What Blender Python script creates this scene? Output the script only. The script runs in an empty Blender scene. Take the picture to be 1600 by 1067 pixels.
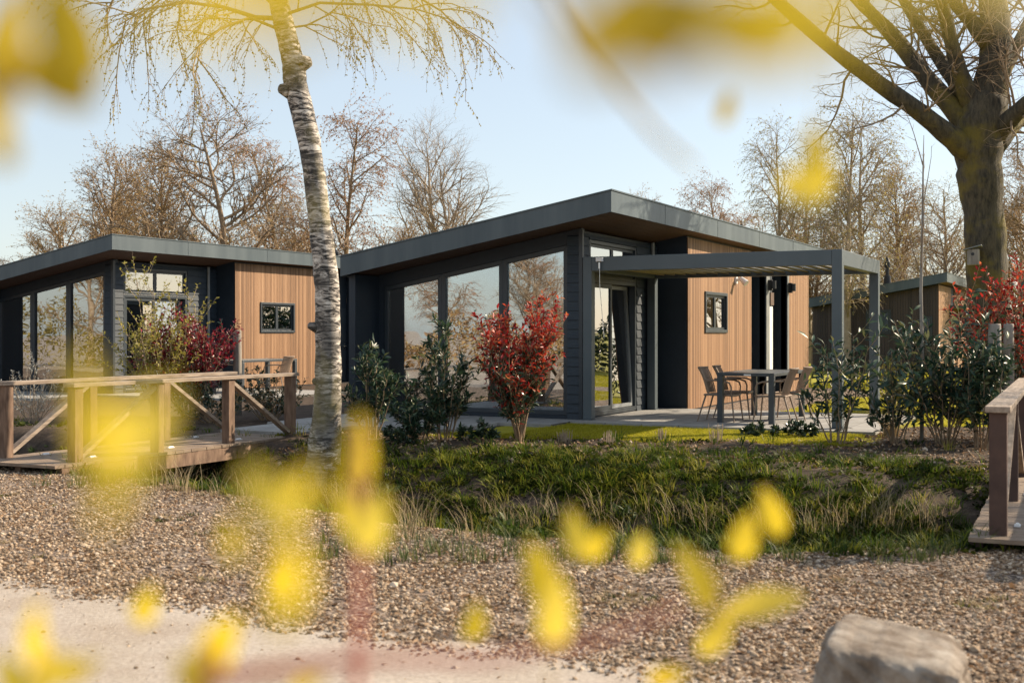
import bpy, bmesh, math, random
import numpy as np
from mathutils import Vector, Matrix
random.seed(7); np.random.seed(7)
R = math.radians
sc = bpy.context.scene
col = sc.collection

# ------------------------------------------------------------------ camera
F = 1900.0            # focal length in pixels of the 1600 px wide photograph
CAMZ = 1.55
cam = bpy.data.cameras.new("camera")
camo = bpy.data.objects.new("camera", cam); col.objects.link(camo)
camo.location = (0, 0, CAMZ); camo.rotation_euler = (R(90), 0, 0)
cam.sensor_width = 36; cam.lens = 36 * F / 1600
cam.shift_y = -13.5 / 1600
cam.clip_start = 0.02; cam.clip_end = 3000
cam.dof.use_dof = True; cam.dof.focus_distance = 18.5; cam.dof.aperture_fstop = 2.8
sc.camera = camo

# ------------------------------------------------------------------ light
SUN_EL, SUN_AZ = R(32), R(67)          # azimuth clockwise from +Y
world = bpy.data.worlds.new("World"); sc.world = world
world.use_nodes = True
wn = world.node_tree; bg = wn.nodes["Background"]
sky = wn.nodes.new("ShaderNodeTexSky"); sky.sky_type = 'NISHITA'
sky.sun_disc = False; sky.sun_elevation = SUN_EL; sky.sun_rotation = SUN_AZ
sky.air_density = 1.0; sky.dust_density = 0.8; sky.ozone_density = 1.0
pale = wn.nodes.new("ShaderNodeMix"); pale.data_type = 'RGBA'; pale.inputs[0].default_value = .6      # thin high veil over the blue
wn.links.new(sky.outputs[0], pale.inputs[6]); pale.inputs[7].default_value = (3.3, 3.55, 3.7, 1)
wn.links.new(pale.outputs[2], bg.inputs[0]); bg.inputs[1].default_value = 0.112
sun = bpy.data.lights.new("sun", 'SUN'); suno = bpy.data.objects.new("sun", sun); col.objects.link(suno)
sun.energy = 4.9; sun.angle = R(0.53); sun.color = (1.0, 0.83, 0.62)
sdir = Vector((math.sin(SUN_AZ) * math.cos(SUN_EL), math.cos(SUN_AZ) * math.cos(SUN_EL), math.sin(SUN_EL)))
suno.rotation_euler = (-sdir).to_track_quat('-Z', 'Y').to_euler()
suno.location = (30, 8, 30)
sc.view_settings.view_transform = 'Standard'; sc.view_settings.look = 'None'
sc.view_settings.exposure = 0.95; sc.view_settings.gamma = 1
sc.cycles.max_bounces = 8; sc.cycles.transparent_max_bounces = 16
sc.cycles.caustics_reflective = False; sc.cycles.caustics_refractive = False

# ------------------------------------------------------------------ helpers
def W(px, py, d):                      # a point d metres deep seen at photo pixel px,py
    return Vector(((px - 800) / F * d, d, CAMZ - (py - 520) / F * d))
def G(px, py, z):                      # the point of height z seen at px,py
    return W(px, py, (CAMZ - z) * F / (py - 520))

def tag(o, label=None, cat=None, group=None, kind=None):
    if label: o["label"] = label
    if cat: o["category"] = cat
    if group: o["group"] = group
    if kind: o["kind"] = kind
    return o
def thing(name, label, cat, loc=(0, 0, 0), rz=0, group=None):
    o = bpy.data.objects.new(name, None); col.objects.link(o)
    o.empty_display_size = 0.2
    o.location = loc; o.rotation_euler = (0, 0, rz)
    return tag(o, label, cat, group)
def copy_tree(o, parent=None):
    c = o.copy(); col.objects.link(c)
    if parent: c.parent = parent
    for ch in list(o.children): copy_tree(ch, c)
    return c

class MB:
    def __init__(s): s.v = []; s.f = []; s.m = []
    def add(s, vs, fs, mi=0):
        n = len(s.v); s.v.extend([tuple(v) for v in vs])
        for f in fs: s.f.append(tuple(i + n for i in f)); s.m.append(mi)
    def box(s, x0, x1, y0, y1, z0, z1, mi=0):
        s.add([(x0,y0,z0),(x1,y0,z0),(x1,y1,z0),(x0,y1,z0),(x0,y0,z1),(x1,y0,z1),(x1,y1,z1),(x0,y1,z1)],
              [(0,3,2,1),(4,5,6,7),(0,1,5,4),(1,2,6,5),(2,3,7,6),(3,0,4,7)], mi)
    def prism(s, poly, axis, a, b, mi=0):      # poly of 2-D points, extruded along axis from a to b
        def P(p, t):
            return (t, p[0], p[1]) if axis == 'x' else ((p[0], t, p[1]) if axis == 'y' else (p[0], p[1], t))
        n = len(poly)
        s.add([P(p, a) for p in poly] + [P(p, b) for p in poly],
              [tuple(range(n))[::-1], tuple(range(n, 2 * n))] + [(i, (i + 1) % n, (i + 1) % n + n, i + n) for i in range(n)], mi)
    def bar(s, p, q, w, h, up=(0, 0, 1), mi=0):   # rectangular bar from p to q
        p = Vector(p); q = Vector(q); d = (q - p).normalized(); up = Vector(up)
        a = d.cross(up).normalized(); b = a.cross(d).normalized()
        vs = []
        for c in (p, q):
            for sx, sy in ((-1,-1),(1,-1),(1,1),(-1,1)): vs.append(c + a * sx * w / 2 + b * sy * h / 2)
        s.add(vs, [(0,1,2,3),(7,6,5,4),(0,4,5,1),(1,5,6,2),(2,6,7,3),(3,7,4,0)], mi)
    def tube(s, pts, rads, n=6, cap=True, mi=0, wob=0):
        pts = [Vector(p) for p in pts]; N = len(pts)
        t = (pts[1] - pts[0]).normalized()
        a = t.cross(Vector((0, 0, 1)) if abs(t.z) < .9 else Vector((1, 0, 0))).normalized()
        vs = []
        for i in range(N):
            t = (pts[min(i + 1, N - 1)] - pts[max(i - 1, 0)])
            if t.length < 1e-9: t = Vector((0, 0, 1))
            t.normalize()
            a = (a - t * a.dot(t))
            if a.length < 1e-6: a = t.orthogonal()
            a.normalize(); b = t.cross(a)
            for k in range(n):
                an = 2 * math.pi * k / n
                r = rads[i] * (1 + (wob * (random.random() - .5) if wob else 0))
                vs.append(pts[i] + a * (math.cos(an) * r) + b * (math.sin(an) * r))
        fs = [(i*n+k, i*n+(k+1) % n, (i+1)*n+(k+1) % n, (i+1)*n+k) for i in range(N-1) for k in range(n)]
        if cap: fs += [tuple(range(n))[::-1], tuple(range((N-1)*n, N*n))]
        s.add(vs, fs, mi)
    def mesh(s, name, mats, smooth=False):
        me = bpy.data.meshes.new(name); me.from_pydata(s.v, [], s.f)
        for m in (mats if isinstance(mats, (list, tuple)) else [mats]): me.materials.append(m)
        if len(me.materials) > 1: me.polygons.foreach_set("material_index", s.m)
        if smooth: me.polygons.foreach_set("use_smooth", [True] * len(me.polygons))
        me.update(); return me
    def build(s, name, mats, parent=None, smooth=False, bevel=0):
        me = s.mesh(name, mats, smooth)
        if bevel == 0 and not smooth:
            bm = bmesh.new(); bm.from_mesh(me); bmesh.ops.recalc_face_normals(bm, faces=bm.faces); bm.to_mesh(me); bm.free()
        o = bpy.data.objects.new(name, me); col.objects.link(o)
        if parent: o.parent = parent
        if bevel:
            b = o.modifiers.new("bevel", 'BEVEL'); b.width = bevel; b.segments = 2; b.limit_method = 'ANGLE'
        return o
def np_obj(name, V, Fc, mat, parent=None, smooth=False):     # V (n,3), Fc (m,k) arrays
    me = bpy.data.meshes.new(name)
    m, k = Fc.shape
    me.vertices.add(len(V)); me.vertices.foreach_set("co", V.astype(np.float32).ravel())
    me.loops.add(m * k); me.loops.foreach_set("vertex_index", Fc.astype(np.int32).ravel())
    me.polygons.add(m); me.polygons.foreach_set("loop_start", np.arange(0, m * k, k, dtype=np.int32))
    me.polygons.foreach_set("use_smooth", np.full(m, smooth))
    me.update(calc_edges=True); me.validate()
    if mat: me.materials.append(mat)
    o = bpy.data.objects.new(name, me)
    if parent != 'none': col.objects.link(o)
    if parent and parent != 'none': o.parent = parent
    return o

# ------------------------------------------------------------------ materials
def mat(name):
    m = bpy.data.materials.new(name); m.use_nodes = True
    nt = m.node_tree; return m, nt, nt.nodes["Principled BSDF"]
def node(nt, t, **kw):
    n = nt.nodes.new(t)
    for k, v in kw.items():
        if k.startswith('i_'):
            key = k[2:]; key = int(key) if key.isdigit() else key.replace('_', ' ')
            n.inputs[key].default_value = v
        else: setattr(n, k, v)
    return n
def ramp(nt, fac, stops):
    r = nt.nodes.new("ShaderNodeValToRGB"); e = r.color_ramp.elements
    while len(e) < len(stops): e.new(0.5)
    for i, (p, c) in enumerate(stops): e[i].position = p; e[i].color = (*c, 1)
    nt.links.new(fac, r.inputs[0]); return r
def coords(nt, scale=(1, 1, 1), kind="Object"):
    tc = node(nt, "ShaderNodeTexCoord"); mp = node(nt, "ShaderNodeMapping")
    mp.inputs["Scale"].default_value = scale
    nt.links.new(tc.outputs[kind], mp.inputs[0]); return mp.outputs[0]
def noise(nt, vec, scale, detail=4, rough=.6):
    n = node(nt, "ShaderNodeTexNoise"); n.inputs["Scale"].default_value = scale
    n.inputs["Detail"].default_value = detail; n.inputs["Roughness"].default_value = rough
    if vec is not None: nt.links.new(vec, n.inputs["Vector"])
    return n.outputs["Fac"]
def bump(nt, h, b, strength=.3, dist=.02):
    n = node(nt, "ShaderNodeBump"); n.inputs["Strength"].default_value = strength; n.inputs["Distance"].default_value = dist
    nt.links.new(h, n.inputs["Height"]); nt.links.new(n.outputs[0], b.inputs["Normal"])
def mixc(nt, fac, a, b, mode='MIX'):
    n = node(nt, "ShaderNodeMix", data_type='RGBA', blend_type=mode)
    for sock, v in ((n.inputs[0], fac), (n.inputs[6], a), (n.inputs[7], b)):
        if isinstance(v, (int, float)): sock.default_value = v
        elif isinstance(v, tuple): sock.default_value = (*v, 1)
        else: nt.links.new(v, sock)
    return n.outputs[2]
def simple(name, c1, c2, rough=.6, scale=8, stretch=(1, 1, 1), bs=.15, spec=.5, metal=0, detail=5):
    m, nt, b = mat(name); v = coords(nt, stretch); n = noise(nt, v, scale, detail)
    r = ramp(nt, n, [(.3, c1), (.7, c2)]); nt.links.new(r.outputs[0], b.inputs["Base Color"])
    b.inputs["Roughness"].default_value = rough; b.inputs["Specular IOR Level"].default_value = spec
    b.inputs["Metallic"].default_value = metal
    if bs: bump(nt, n, b, bs, .01)
    return m
def leafmat(name, stops, trans=.35, rough=.4, bumpy=False):
    m, nt, b = mat(name)
    g = node(nt, "ShaderNodeNewGeometry"); r = ramp(nt, g.outputs["Random Per Island"], stops)
    nt.links.new(r.outputs[0], b.inputs["Base Color"]); b.inputs["Roughness"].default_value = rough
    t = node(nt, "ShaderNodeBsdfTranslucent"); nt.links.new(r.outputs[0], t.inputs[0])
    mx = node(nt, "ShaderNodeMixShader"); mx.inputs[0].default_value = trans
    nt.links.new(b.outputs[0], mx.inputs[1]); nt.links.new(t.outputs[0], mx.inputs[2])
    nt.links.new(mx.outputs[0], nt.nodes["Material Output"].inputs[0]); return m
def instmat(name, stops, trans=0, rough=.7, rand="Object"):     # colour differs from one scattered piece to the next
    m, nt, b = mat(name); oi = node(nt, "ShaderNodeObjectInfo"); g = node(nt, "ShaderNodeNewGeometry")
    ad = node(nt, "ShaderNodeMath", operation='MULTIPLY_ADD'); nt.links.new(oi.outputs["Random"], ad.inputs[0]); ad.inputs[1].default_value = .7
    mu = node(nt, "ShaderNodeMath", operation='MULTIPLY'); nt.links.new(g.outputs["Random Per Island"], mu.inputs[0]); mu.inputs[1].default_value = .3
    nt.links.new(mu.outputs[0], ad.inputs[2])
    r = ramp(nt, ad.outputs[0], stops); nt.links.new(r.outputs[0], b.inputs["Base Color"])
    b.inputs["Roughness"].default_value = rough; b.inputs["Specular IOR Level"].default_value = .12
    if trans:
        t = node(nt, "ShaderNodeBsdfTranslucent"); nt.links.new(r.outputs[0], t.inputs[0])
        mx = node(nt, "ShaderNodeMixShader"); mx.inputs[0].default_value = trans
        nt.links.new(b.outputs[0], mx.inputs[1]); nt.links.new(t.outputs[0], mx.inputs[2])
        nt.links.new(mx.outputs[0], nt.nodes["Material Output"].inputs[0])
    return m

M = {}
M['metal'] = simple("charcoal_metal", (.042, .064, .078), (.088, .115, .128), .4, 2.2, (1.2, 1.2, .12), .02)
M['pergola'] = simple("pergola_metal", (.07, .092, .105), (.085, .108, .122), .45, 2, (1, 1, 1), .02)
M['siding'] = simple("charcoal_siding", (.011, .021, .034), (.024, .038, .052), .6, 5, (1, 1, 9), .2)
M['darkpanel'] = simple("dark_panel", (.007, .015, .026), (.012, .022, .035), .55, 4, (1, 1, 1), .05)
M['frame'] = simple("window_frame", (.022, .032, .042), (.03, .04, .05), .4, 3, (1, 1, 1), .02)
M['whiteframe'] = simple("white_frame", (.6, .62, .63), (.68, .69, .7), .4, 3, (1, 1, 1), .0)
M['soffit'] = simple("soffit_wood", (.07, .04, .026), (.12, .066, .042), .6, 4, (1, 14, 1), .15)
M['louver'] = simple("louver_slats", (.2, .16, .09), (.26, .21, .12), .5, 4, (1, 1, 1), .05)
M['inner'] = simple("inner_wall", (.3, .28, .25), (.36, .34, .3), .8, 2, (1, 1, 1), .05)
M['floor'] = simple("inner_floor", (.16, .11, .07), (.24, .17, .11), .4, 3, (1, 12, 1), .1)
M['tile'] = None
M['table'] = simple("table_metal", (.035, .045, .055), (.05, .06, .068), .45, 4, (1, 1, 1), .02)
M['tabletop'] = simple("table_top", (.1, .11, .11), (.16, .165, .155), .35, 9, (1, 1, 1), .05)
M['chair'] = simple("chair_frame", (.2, .145, .105), (.27, .2, .15), .5, 8, (1, 1, 1), .05)
M['rope'] = simple("chair_weave", (.26, .19, .14), (.36, .27, .2), .75, 90, (1, 1, 1), .3)
M['white'] = simple("white_plastic", (.75, .76, .77), (.82, .82, .82), .4, 4, (1, 1, 1), .0)
M['black'] = simple("black_metal", (.01, .013, .016), (.018, .02, .024), .5, 4, (1, 1, 1), .0)
M['steel'] = simple("steel", (.5, .5, .5), (.6, .6, .6), .25, 4, (1, 1, 1), .0, metal=1)
M['panelglass'] = simple("solar_panel", (.012, .02, .04), (.02, .03, .055), .15, 4, (1, 1, 1), .0)
M['grey'] = simple("grey_trim", (.16, .17, .17), (.22, .23, .225), .5, 6, (1, 1, 1), .05)

def wood_boards(name, stops, pitch, axis='x', rough=.6):
    m, nt, b = mat(name); v = coords(nt)
    sx = node(nt, "ShaderNodeSeparateXYZ"); nt.links.new(v, sx.inputs[0])
    dv = node(nt, "ShaderNodeMath", operation='DIVIDE'); nt.links.new(sx.outputs['XYZ'.index(axis.upper())], dv.inputs[0]); dv.inputs[1].default_value = pitch
    fl = node(nt, "ShaderNodeMath", operation='FLOOR'); nt.links.new(dv.outputs[0], fl.inputs[0])
    wnz = node(nt, "ShaderNodeTexWhiteNoise", noise_dimensions='1D'); nt.links.new(fl.outputs[0], wnz.inputs["W"])
    st = {'x': (30, 30, 1.5), 'y': (30, 30, 1.5), 'z': (2, 2, 30)}[axis]
    g = noise(nt, coords(nt, st), 1.0, 6)
    ad = node(nt, "ShaderNodeMath", operation='MULTIPLY_ADD'); nt.links.new(wnz.outputs[0], ad.inputs[0]); ad.inputs[1].default_value = .6
    ml = node(nt, "ShaderNodeMath", operation='MULTIPLY'); nt.links.new(g, ml.inputs[0]); ml.inputs[1].default_value = .5
    nt.links.new(ml.outputs[0], ad.inputs[2])
    r = ramp(nt, ad.outputs[0], stops); nt.links.new(r.outputs[0], b.inputs["Base Color"])
    b.inputs["Roughness"].default_value = rough; bump(nt, g, b, .25, .004); return m
M['larch'] = wood_boards("larch_boards", [(.12, (.13, .066, .03)), (.45, (.25, .132, .062)), (.88, (.38, .22, .115))], .06)
M['larchdark'] = wood_boards("dark_boards", [(.15, (.03, .022, .02)), (.85, (.062, .045, .04))], .09, 'y')  # much darker boards, for the farthest cabin's gable only
M['oldwood'] = simple("bridge_timber", (.085, .045, .027), (.25, .16, .105), .75, 5, (3, 3, .8), .4)
M['railtop'] = simple("rail_timber", (.15, .11, .08), (.4, .32, .25), .8, 5, (.7, 5, 5), .4)
M['darkwood'] = simple("dark_timber", (.05, .026, .02), (.1, .055, .04), .7, 4, (1, 1, 1), .3)
M['greywood'] = simple("weathered_post", (.16, .14, .12), (.34, .31, .27), .85, 4, (3, 3, .6), .5)
M['deck'] = simple("deck_planks", (.16, .11, .075), (.28, .21, .15), .75, 5, (1, 1, 1), .3)

m, nt, b = mat("window_glass")
tr = node(nt, "ShaderNodeBsdfTransparent"); tr.inputs[0].default_value = (.62, .68, .7, 1)
gl = node(nt, "ShaderNodeBsdfGlossy"); gl.inputs["Roughness"].default_value = 0.0; gl.inputs[0].default_value = (.95, .97, 1, 1)
fr = node(nt, "ShaderNodeFresnel"); fr.inputs[0].default_value = 1.9
wv = noise(nt, coords(nt), 1.3, 1); bp = node(nt, "ShaderNodeBump"); bp.inputs["Strength"].default_value = .04; bp.inputs["Distance"].default_value = .05
nt.links.new(wv, bp.inputs["Height"]); nt.links.new(bp.outputs[0], gl.inputs["Normal"])
fm = node(nt, "ShaderNodeMath", operation='MULTIPLY_ADD'); nt.links.new(fr.outputs[0], fm.inputs[0]); fm.inputs[1].default_value = 1.3; fm.inputs[2].default_value = .24
fm.use_clamp = True
mx = node(nt, "ShaderNodeMixShader"); nt.links.new(fm.outputs[0], mx.inputs[0])
nt.links.new(tr.outputs[0], mx.inputs[1]); nt.links.new(gl.outputs[0], mx.inputs[2])
nt.links.new(mx.outputs[0], nt.nodes["Material Output"].inputs[0]); M['glass'] = m

m, nt, b = mat("terrace_tiles"); v = coords(nt)
br = node(nt, "ShaderNodeTexBrick", offset=0.0); br.inputs["Scale"].default_value = 1; br.inputs["Brick Width"].default_value = .6
br.inputs["Row Height"].default_value = .6; br.inputs["Mortar Size"].default_value = .006
br.inputs["Color1"].default_value = (.3, .3, .29, 1); br.inputs["Color2"].default_value = (.36, .355, .34, 1); br.inputs["Mortar"].default_value = (.1, .095, .085, 1)
nt.links.new(v, br.inputs[0]); n = noise(nt, v, 5, 6)
r = ramp(nt, n, [(.3, (.72, .7, .68)), (.7, (1, 1, 1))])
nt.links.new(mixc(nt, 1.0, br.outputs[0], r.outputs[0], 'MULTIPLY'), b.inputs["Base Color"]); b.inputs["Roughness"].default_value = .8
bump(nt, n, b, .15, .005); M['tile'] = m

def bark(name, c1, c2, c3, scale, stretch):
    m, nt, b = mat(name); v = coords(nt, stretch)
    n = noise(nt, v, scale, 8, .7); n2 = noise(nt, coords(nt), 1.6, 4)
    r = ramp(nt, n, [(.35, c1), (.65, c2)]); r2 = ramp(nt, n2, [(.5, (0, 0, 0)), (.66, (1, 1, 1))])
    nt.links.new(mixc(nt, r2.outputs[0], r.outputs[0], c3), b.inputs["Base Color"]); b.inputs["Roughness"].default_value = .9
    bump(nt, n, b, .9, .03); return m
M['oakbark'] = bark("oak_bark", (.025, .022, .016), (.11, .09, .055), (.15, .115, .02), 7, (2.2, 2.2, .5))
M['twig'] = simple("twig_bark", (.2, .14, .085), (.34, .245, .15), .9, 5, (1, 1, 1), 0)
M['paleTwig'] = simple("pale_bark", (.26, .2, .14), (.4, .32, .23), .9, 5, (1, 1, 1), 0)

m, nt, b = mat("birch_bark")
v = coords(nt); vz = coords(nt, (3.2, 3.2, 13)); lent = noise(nt, vz, 1.6, 8, .72); nt.nodes[-1].inputs['Distortion'].default_value = .8; big = noise(nt, coords(nt, (1.2, 1.2, 2.4)), 1.3, 5, .65)
r1 = ramp(nt, lent, [(.45, (.025, .022, .02)), (.51, (.34, .3, .26)), (.62, (.72, .67, .6))])
r2 = ramp(nt, big, [(.44, (0, 0, 0)), (.56, (1, 1, 1))])
sx = node(nt, "ShaderNodeSeparateXYZ"); nt.links.new(v, sx.inputs[0])
mr = node(nt, "ShaderNodeMapRange"); nt.links.new(sx.outputs[2], mr.inputs[0]); mr.inputs[1].default_value = .7; mr.inputs[2].default_value = -.3
mr.inputs[3].default_value = .0; mr.inputs[4].default_value = .1
ad = node(nt, "ShaderNodeMath", operation='ADD'); nt.links.new(big, ad.inputs[0]); nt.links.new(mr.outputs[0], ad.inputs[1])
r3 = ramp(nt, ad.outputs[0], [(.5, (0, 0, 0)), (.56, (.72, .72, .72))])
c = mixc(nt, r3.outputs[0], r1.outputs[0], (.05, .045, .04))
mo = noise(nt, coords(nt, (.9, .9, .5)), 1.4, 4); r4 = ramp(nt, mo, [(.52, (0, 0, 0)), (.7, (.7, .7, .7))])
c = mixc(nt, r4.outputs[0], c, (.34, .28, .1))
nt.links.new(c, b.inputs["Base Color"]); b.inputs["Roughness"].default_value = .75; bump(nt, lent, b, .6, .02); M['birch'] = m

m, nt, b = mat("stone_face"); v = coords(nt)
n = noise(nt, v, 3.2, 8, .65); n2 = noise(nt, coords(nt, (1, 1, .5)), 9, 6)
r = ramp(nt, n, [(.3, (.15, .115, .085)), (.48, (.32, .28, .235)), (.7, (.46, .42, .37))])
r2 = ramp(nt, n2, [(.38, (.55, .48, .42)), (.6, (1, 1, 1))])
nt.links.new(mixc(nt, 1.0, r.outputs[0], r2.outputs[0], 'MULTIPLY'), b.inputs["Base Color"]); b.inputs["Roughness"].default_value = .9
bump(nt, noise(nt, v, 26, 10, .75), b, .8, .02); M['stone'] = m

M['redleaf'] = leafmat("red_leaves", [(0, (.26, .012, .015)), (.5, (.42, .028, .02)), (.85, (.55, .085, .035)), (1, (.6, .24, .09))], .35, .5)
M['crimson'] = leafmat("crimson_leaves", [(0, (.09, .008, .018)), (.6, (.24, .012, .03)), (1, (.4, .04, .05))], .3, .35)
M['greenleaf'] = leafmat("dark_green_leaves", [(0, (.012, .028, .018)), (.6, (.03, .06, .03)), (1, (.08, .11, .05))], .15, .28)
M['laurel'] = leafmat("laurel_leaves", [(0, (.012, .034, .024)), (.5, (.032, .07, .042)), (.85, (.075, .12, .06)), (1, (.2, .2, .08))], .22, .42)
M['limeleaf'] = leafmat("lime_leaves", [(0, (.2, .19, .03)), (.6, (.34, .3, .05)), (1, (.45, .38, .1))], .4, .5)
M['silver'] = leafmat("silver_leaves", [(0, (.25, .26, .24)), (1, (.5, .5, .46))], .2, .7)
M['budleaf'] = leafmat("bud_leaves", [(0, (.26, .15, .07)), (.6, (.4, .25, .11)), (1, (.42, .34, .13))], .3, .7)
M['redbud'] = leafmat("red_buds", [(0, (.34, .17, .11)), (1, (.48, .31, .18))], .3, .7)
M['olivebud'] = leafmat("olive_buds", [(0, (.26, .2, .06)), (1, (.42, .36, .12))], .35, .7)
M['near'] = leafmat("spring_leaves", [(0, (.66, .46, .015)), (.6, (.75, .57, .03)), (1, (.8, .68, .16))], .55, .5)
M['nearolive'] = leafmat("olive_spring_leaves", [(0, (.34, .24, .008)), (1, (.5, .38, .02))], .5, .5)
M['nearstem'] = simple("red_stem", (.42, .13, .1), (.5, .2, .14), .5, 20, (1, 1, 1), 0)
M['brownstem'] = simple("tan_stem", (.34, .22, .03), (.46, .32, .05), .6, 20, (1, 1, 1), 0)
M['drygrass'] = leafmat("dry_grass", [(0, (.28, .2, .1)), (.6, (.42, .32, .18)), (1, (.52, .43, .26))], .35, .7)
M['moss'] = instmat("bank_moss", [(0, (.01, .02, .006)), (.5, (.045, .06, .011)), (.85, (.12, .125, .018)), (1, (.22, .2, .03))], .3, .6)
M['grass'] = instmat("bank_grass", [(0, (.01, .022, .006)), (.35, (.04, .075, .01)), (.65, (.11, .15, .016)), (.88, (.26, .24, .03)), (1, (.4, .31, .13))], .35, .5)
M['lawn'] = instmat("lawn_grass", [(0, (.26, .26, .015)), (.6, (.4, .37, .025)), (1, (.5, .44, .07))], .5, .55)
M['pebble'] = instmat("gravel_pebbles", [(0, (.03, .024, .02)), (.22, (.11, .08, .055)), (.5, (.29, .21, .14)), (.8, (.44, .335, .235)), (1, (.58, .49, .39))], 0, .85)
M['litter'] = instmat("leaf_litter", [(0, (.14, .08, .045)), (.6, (.3, .19, .11)), (1, (.45, .33, .22))], .2, .8)
M['drygr'] = instmat("straw", [(0, (.25, .18, .09)), (1, (.48, .38, .22))], .3, .7)
M['sashgrey'] = simple("sash_grey", (.22, .24, .25), (.28, .3, .31), .4, 3, (1, 1, 1), .0)

# ------------------------------------------------------------------ terrain
UX, UY = 0.4472136, 0.8944272          # direction along the cabins' long side
HANG = math.atan2(UY, UX)
C0 = Vector((1.116, 19.63, .15))       # near corner of the middle cabin at terrace level
CL = Vector((-9.165, 27.94, .15))      # the same corner of the left cabin
CR = Vector((15.6 - .385, 43.6 + 1.24, .15))
def H2W(u, w, z=0, c=C0): return Vector((c.x + u * UX - w * UY, c.y + u * UY + w * UX, c.z + z))
qN = [-30, -14, -10.4, -7.5, -5.3, -3.6, -2.2, -.9, 3, 30]
vN = [10.4, 10.2, 10.1, 9.2, 8.35, 8.25, 8.4, 9.3, 9.5, 9.5]
qF = [-30, -14, -10.4, -8, -5, -3, 0, 30]
vF = [13.6, 13.6, 13.9, 14.3, 15.2, 15.4, 15.9, 16]
def sst(x): x = np.clip(x, 0, 1); return x * x * (3 - 2 * x)
def wav(x, y, k): return (np.sin(x*1.7*k+.3)*np.cos(y*1.3*k+1.1)+np.sin(x*.9*k+y*1.1*k+2)*.7+np.sin(x*2.9*k-y*2.3*k)*.4)/2.1
def ground_z(x, y):
    x = np.asarray(x, float); y = np.asarray(y, float)
    s = UX*x+UY*y; q = UY*x-UX*y
    sn = np.interp(q, qN, vN)+.12*wav(x, y, 1.5); sf = np.interp(q, qF, vF); sb = sn+1.6
    zb = -1.0
    zn = zb*sst((s-sn)/(sb-sn))
    v = np.clip((s-sb)/(sf-sb), 0, 1)
    zf = zb+(.1-zb)*(.93*sst(np.clip(v/.74, 0, 1)**.9)+.07*v)
    z = np.where(s < sb, zn, zf)
    inb = sst((s-sn)/.5)*(1-sst((s-sf)/1.0))
    z = z+.05*wav(x, y, 2.2)*inb+.012*wav(x, y, 1.1)*(s < sn)
    return z
def lines(a, b, step, far):
    c = list(np.arange(a, b+1e-6, step)); d = step
    hi = [b]; 
    while hi[-1] < far: d *= 1.25; hi.append(hi[-1]+d)
    d = step; lo = [a]
    while lo[-1] > -far: d *= 1.25; lo.append(lo[-1]-d)
    return np.array(sorted(set(lo[1:]+c+hi[1:])))
xs = lines(-13, 12, .11, 900); ys = lines(2.5, 24, .11, 900)
X, Y = np.meshgrid(xs, ys); Z = ground_z(X, Y)
V = np.stack([X.ravel(), Y.ravel(), Z.ravel()], 1)
nx, ny = len(xs), len(ys); I = np.arange(nx*ny).reshape(ny, nx)
Fq = np.stack([I[:-1, :-1].ravel(), I[:-1, 1:].ravel(), I[1:, 1:].ravel(), I[1:, :-1].ravel()], 1)

m, nt, b = mat("ground_cover")
at = node(nt, "ShaderNodeVertexColor", layer_name="zone"); sp = node(nt, "ShaderNodeSeparateColor"); nt.links.new(at.outputs[0], sp.inputs[0])
vo = coords(nt)
nb = noise(nt, vo, 1.3, 5); nf = noise(nt, vo, 38, 6, .75); nm = noise(nt, vo, 7, 6, .7)
soil = ramp(nt, nm, [(.3, (.025, .018, .013)), (.55, (.07, .05, .036)), (.78, (.15, .11, .08))])
vor = node(nt, "ShaderNodeTexVoronoi"); vor.inputs["Scale"].default_value = 32; nt.links.new(vo, vor.inputs[0])
vs_ = node(nt, "ShaderNodeSeparateColor"); nt.links.new(vor.outputs["Color"], vs_.inputs[0])
grav = ramp(nt, vs_.outputs[0], [(0, (.04, .03, .025)), (.4, (.14, .105, .08)), (.8, (.28, .21, .16)), (1, (.4, .33, .27))])
pathc = ramp(nt, nf, [(.3, (.33, .285, .24)), (.5, (.45, .395, .34)), (.7, (.56, .5, .435))])
pathb = ramp(nt, nb, [(.35, (.8, .76, .72)), (.65, (1, 1, 1))])
pathm = mixc(nt, 1.0, pathc.outputs[0], pathb.outputs[0], 'MULTIPLY')
lawn = ramp(nt, nm, [(.3, (.2, .19, .018)), (.7, (.36, .33, .03))])
def edge(src, k):            # ragged zone edges
    a = node(nt, "ShaderNodeMath", operation='ADD'); nt.links.new(src, a.inputs[0])
    s_ = node(nt, "ShaderNodeMath", operation='MULTIPLY_ADD'); nt.links.new(nm, s_.inputs[0]); s_.inputs[1].default_value = k; s_.inputs[2].default_value = -k/2
    nt.links.new(s_.outputs[0], a.inputs[1])
    return ramp(nt, a.outputs[0], [(.4, (0, 0, 0)), (.6, (1, 1, 1))]).outputs[0]
c = mixc(nt, edge(sp.outputs[0], .9), soil.outputs[0], grav.outputs[0])
c = mixc(nt, edge(sp.outputs[1], .6), c, pathm)
c = mixc(nt, edge(sp.outputs[2], .6), c, lawn.outputs[0])
nt.links.new(c, b.inputs["Base Color"]); b.inputs["Roughness"].default_value = .95; b.inputs["Specular IOR Level"].default_value = .2
bump(nt, nf, b, .6, .02)
ground = np_obj("ground", V, Fq, m, None, True); tag(ground, kind="structure")
s = UX*V[:, 0]+UY*V[:, 1]; q = UY*V[:, 0]-UX*V[:, 1]
wb = wav(V[:, 0], V[:, 1], 1.4)
sn = np.interp(q, qN, vN); sf = np.interp(q, qF, vF)
hu = UX*(V[:, 0]-C0.x)+UY*(V[:, 1]-C0.y); hw = -UY*(V[:, 0]-C0.x)+UX*(V[:, 1]-C0.y)
PATH_S = 5.45
path = 1-sst((s-PATH_S-.18*wb+.12)/.24)
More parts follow.
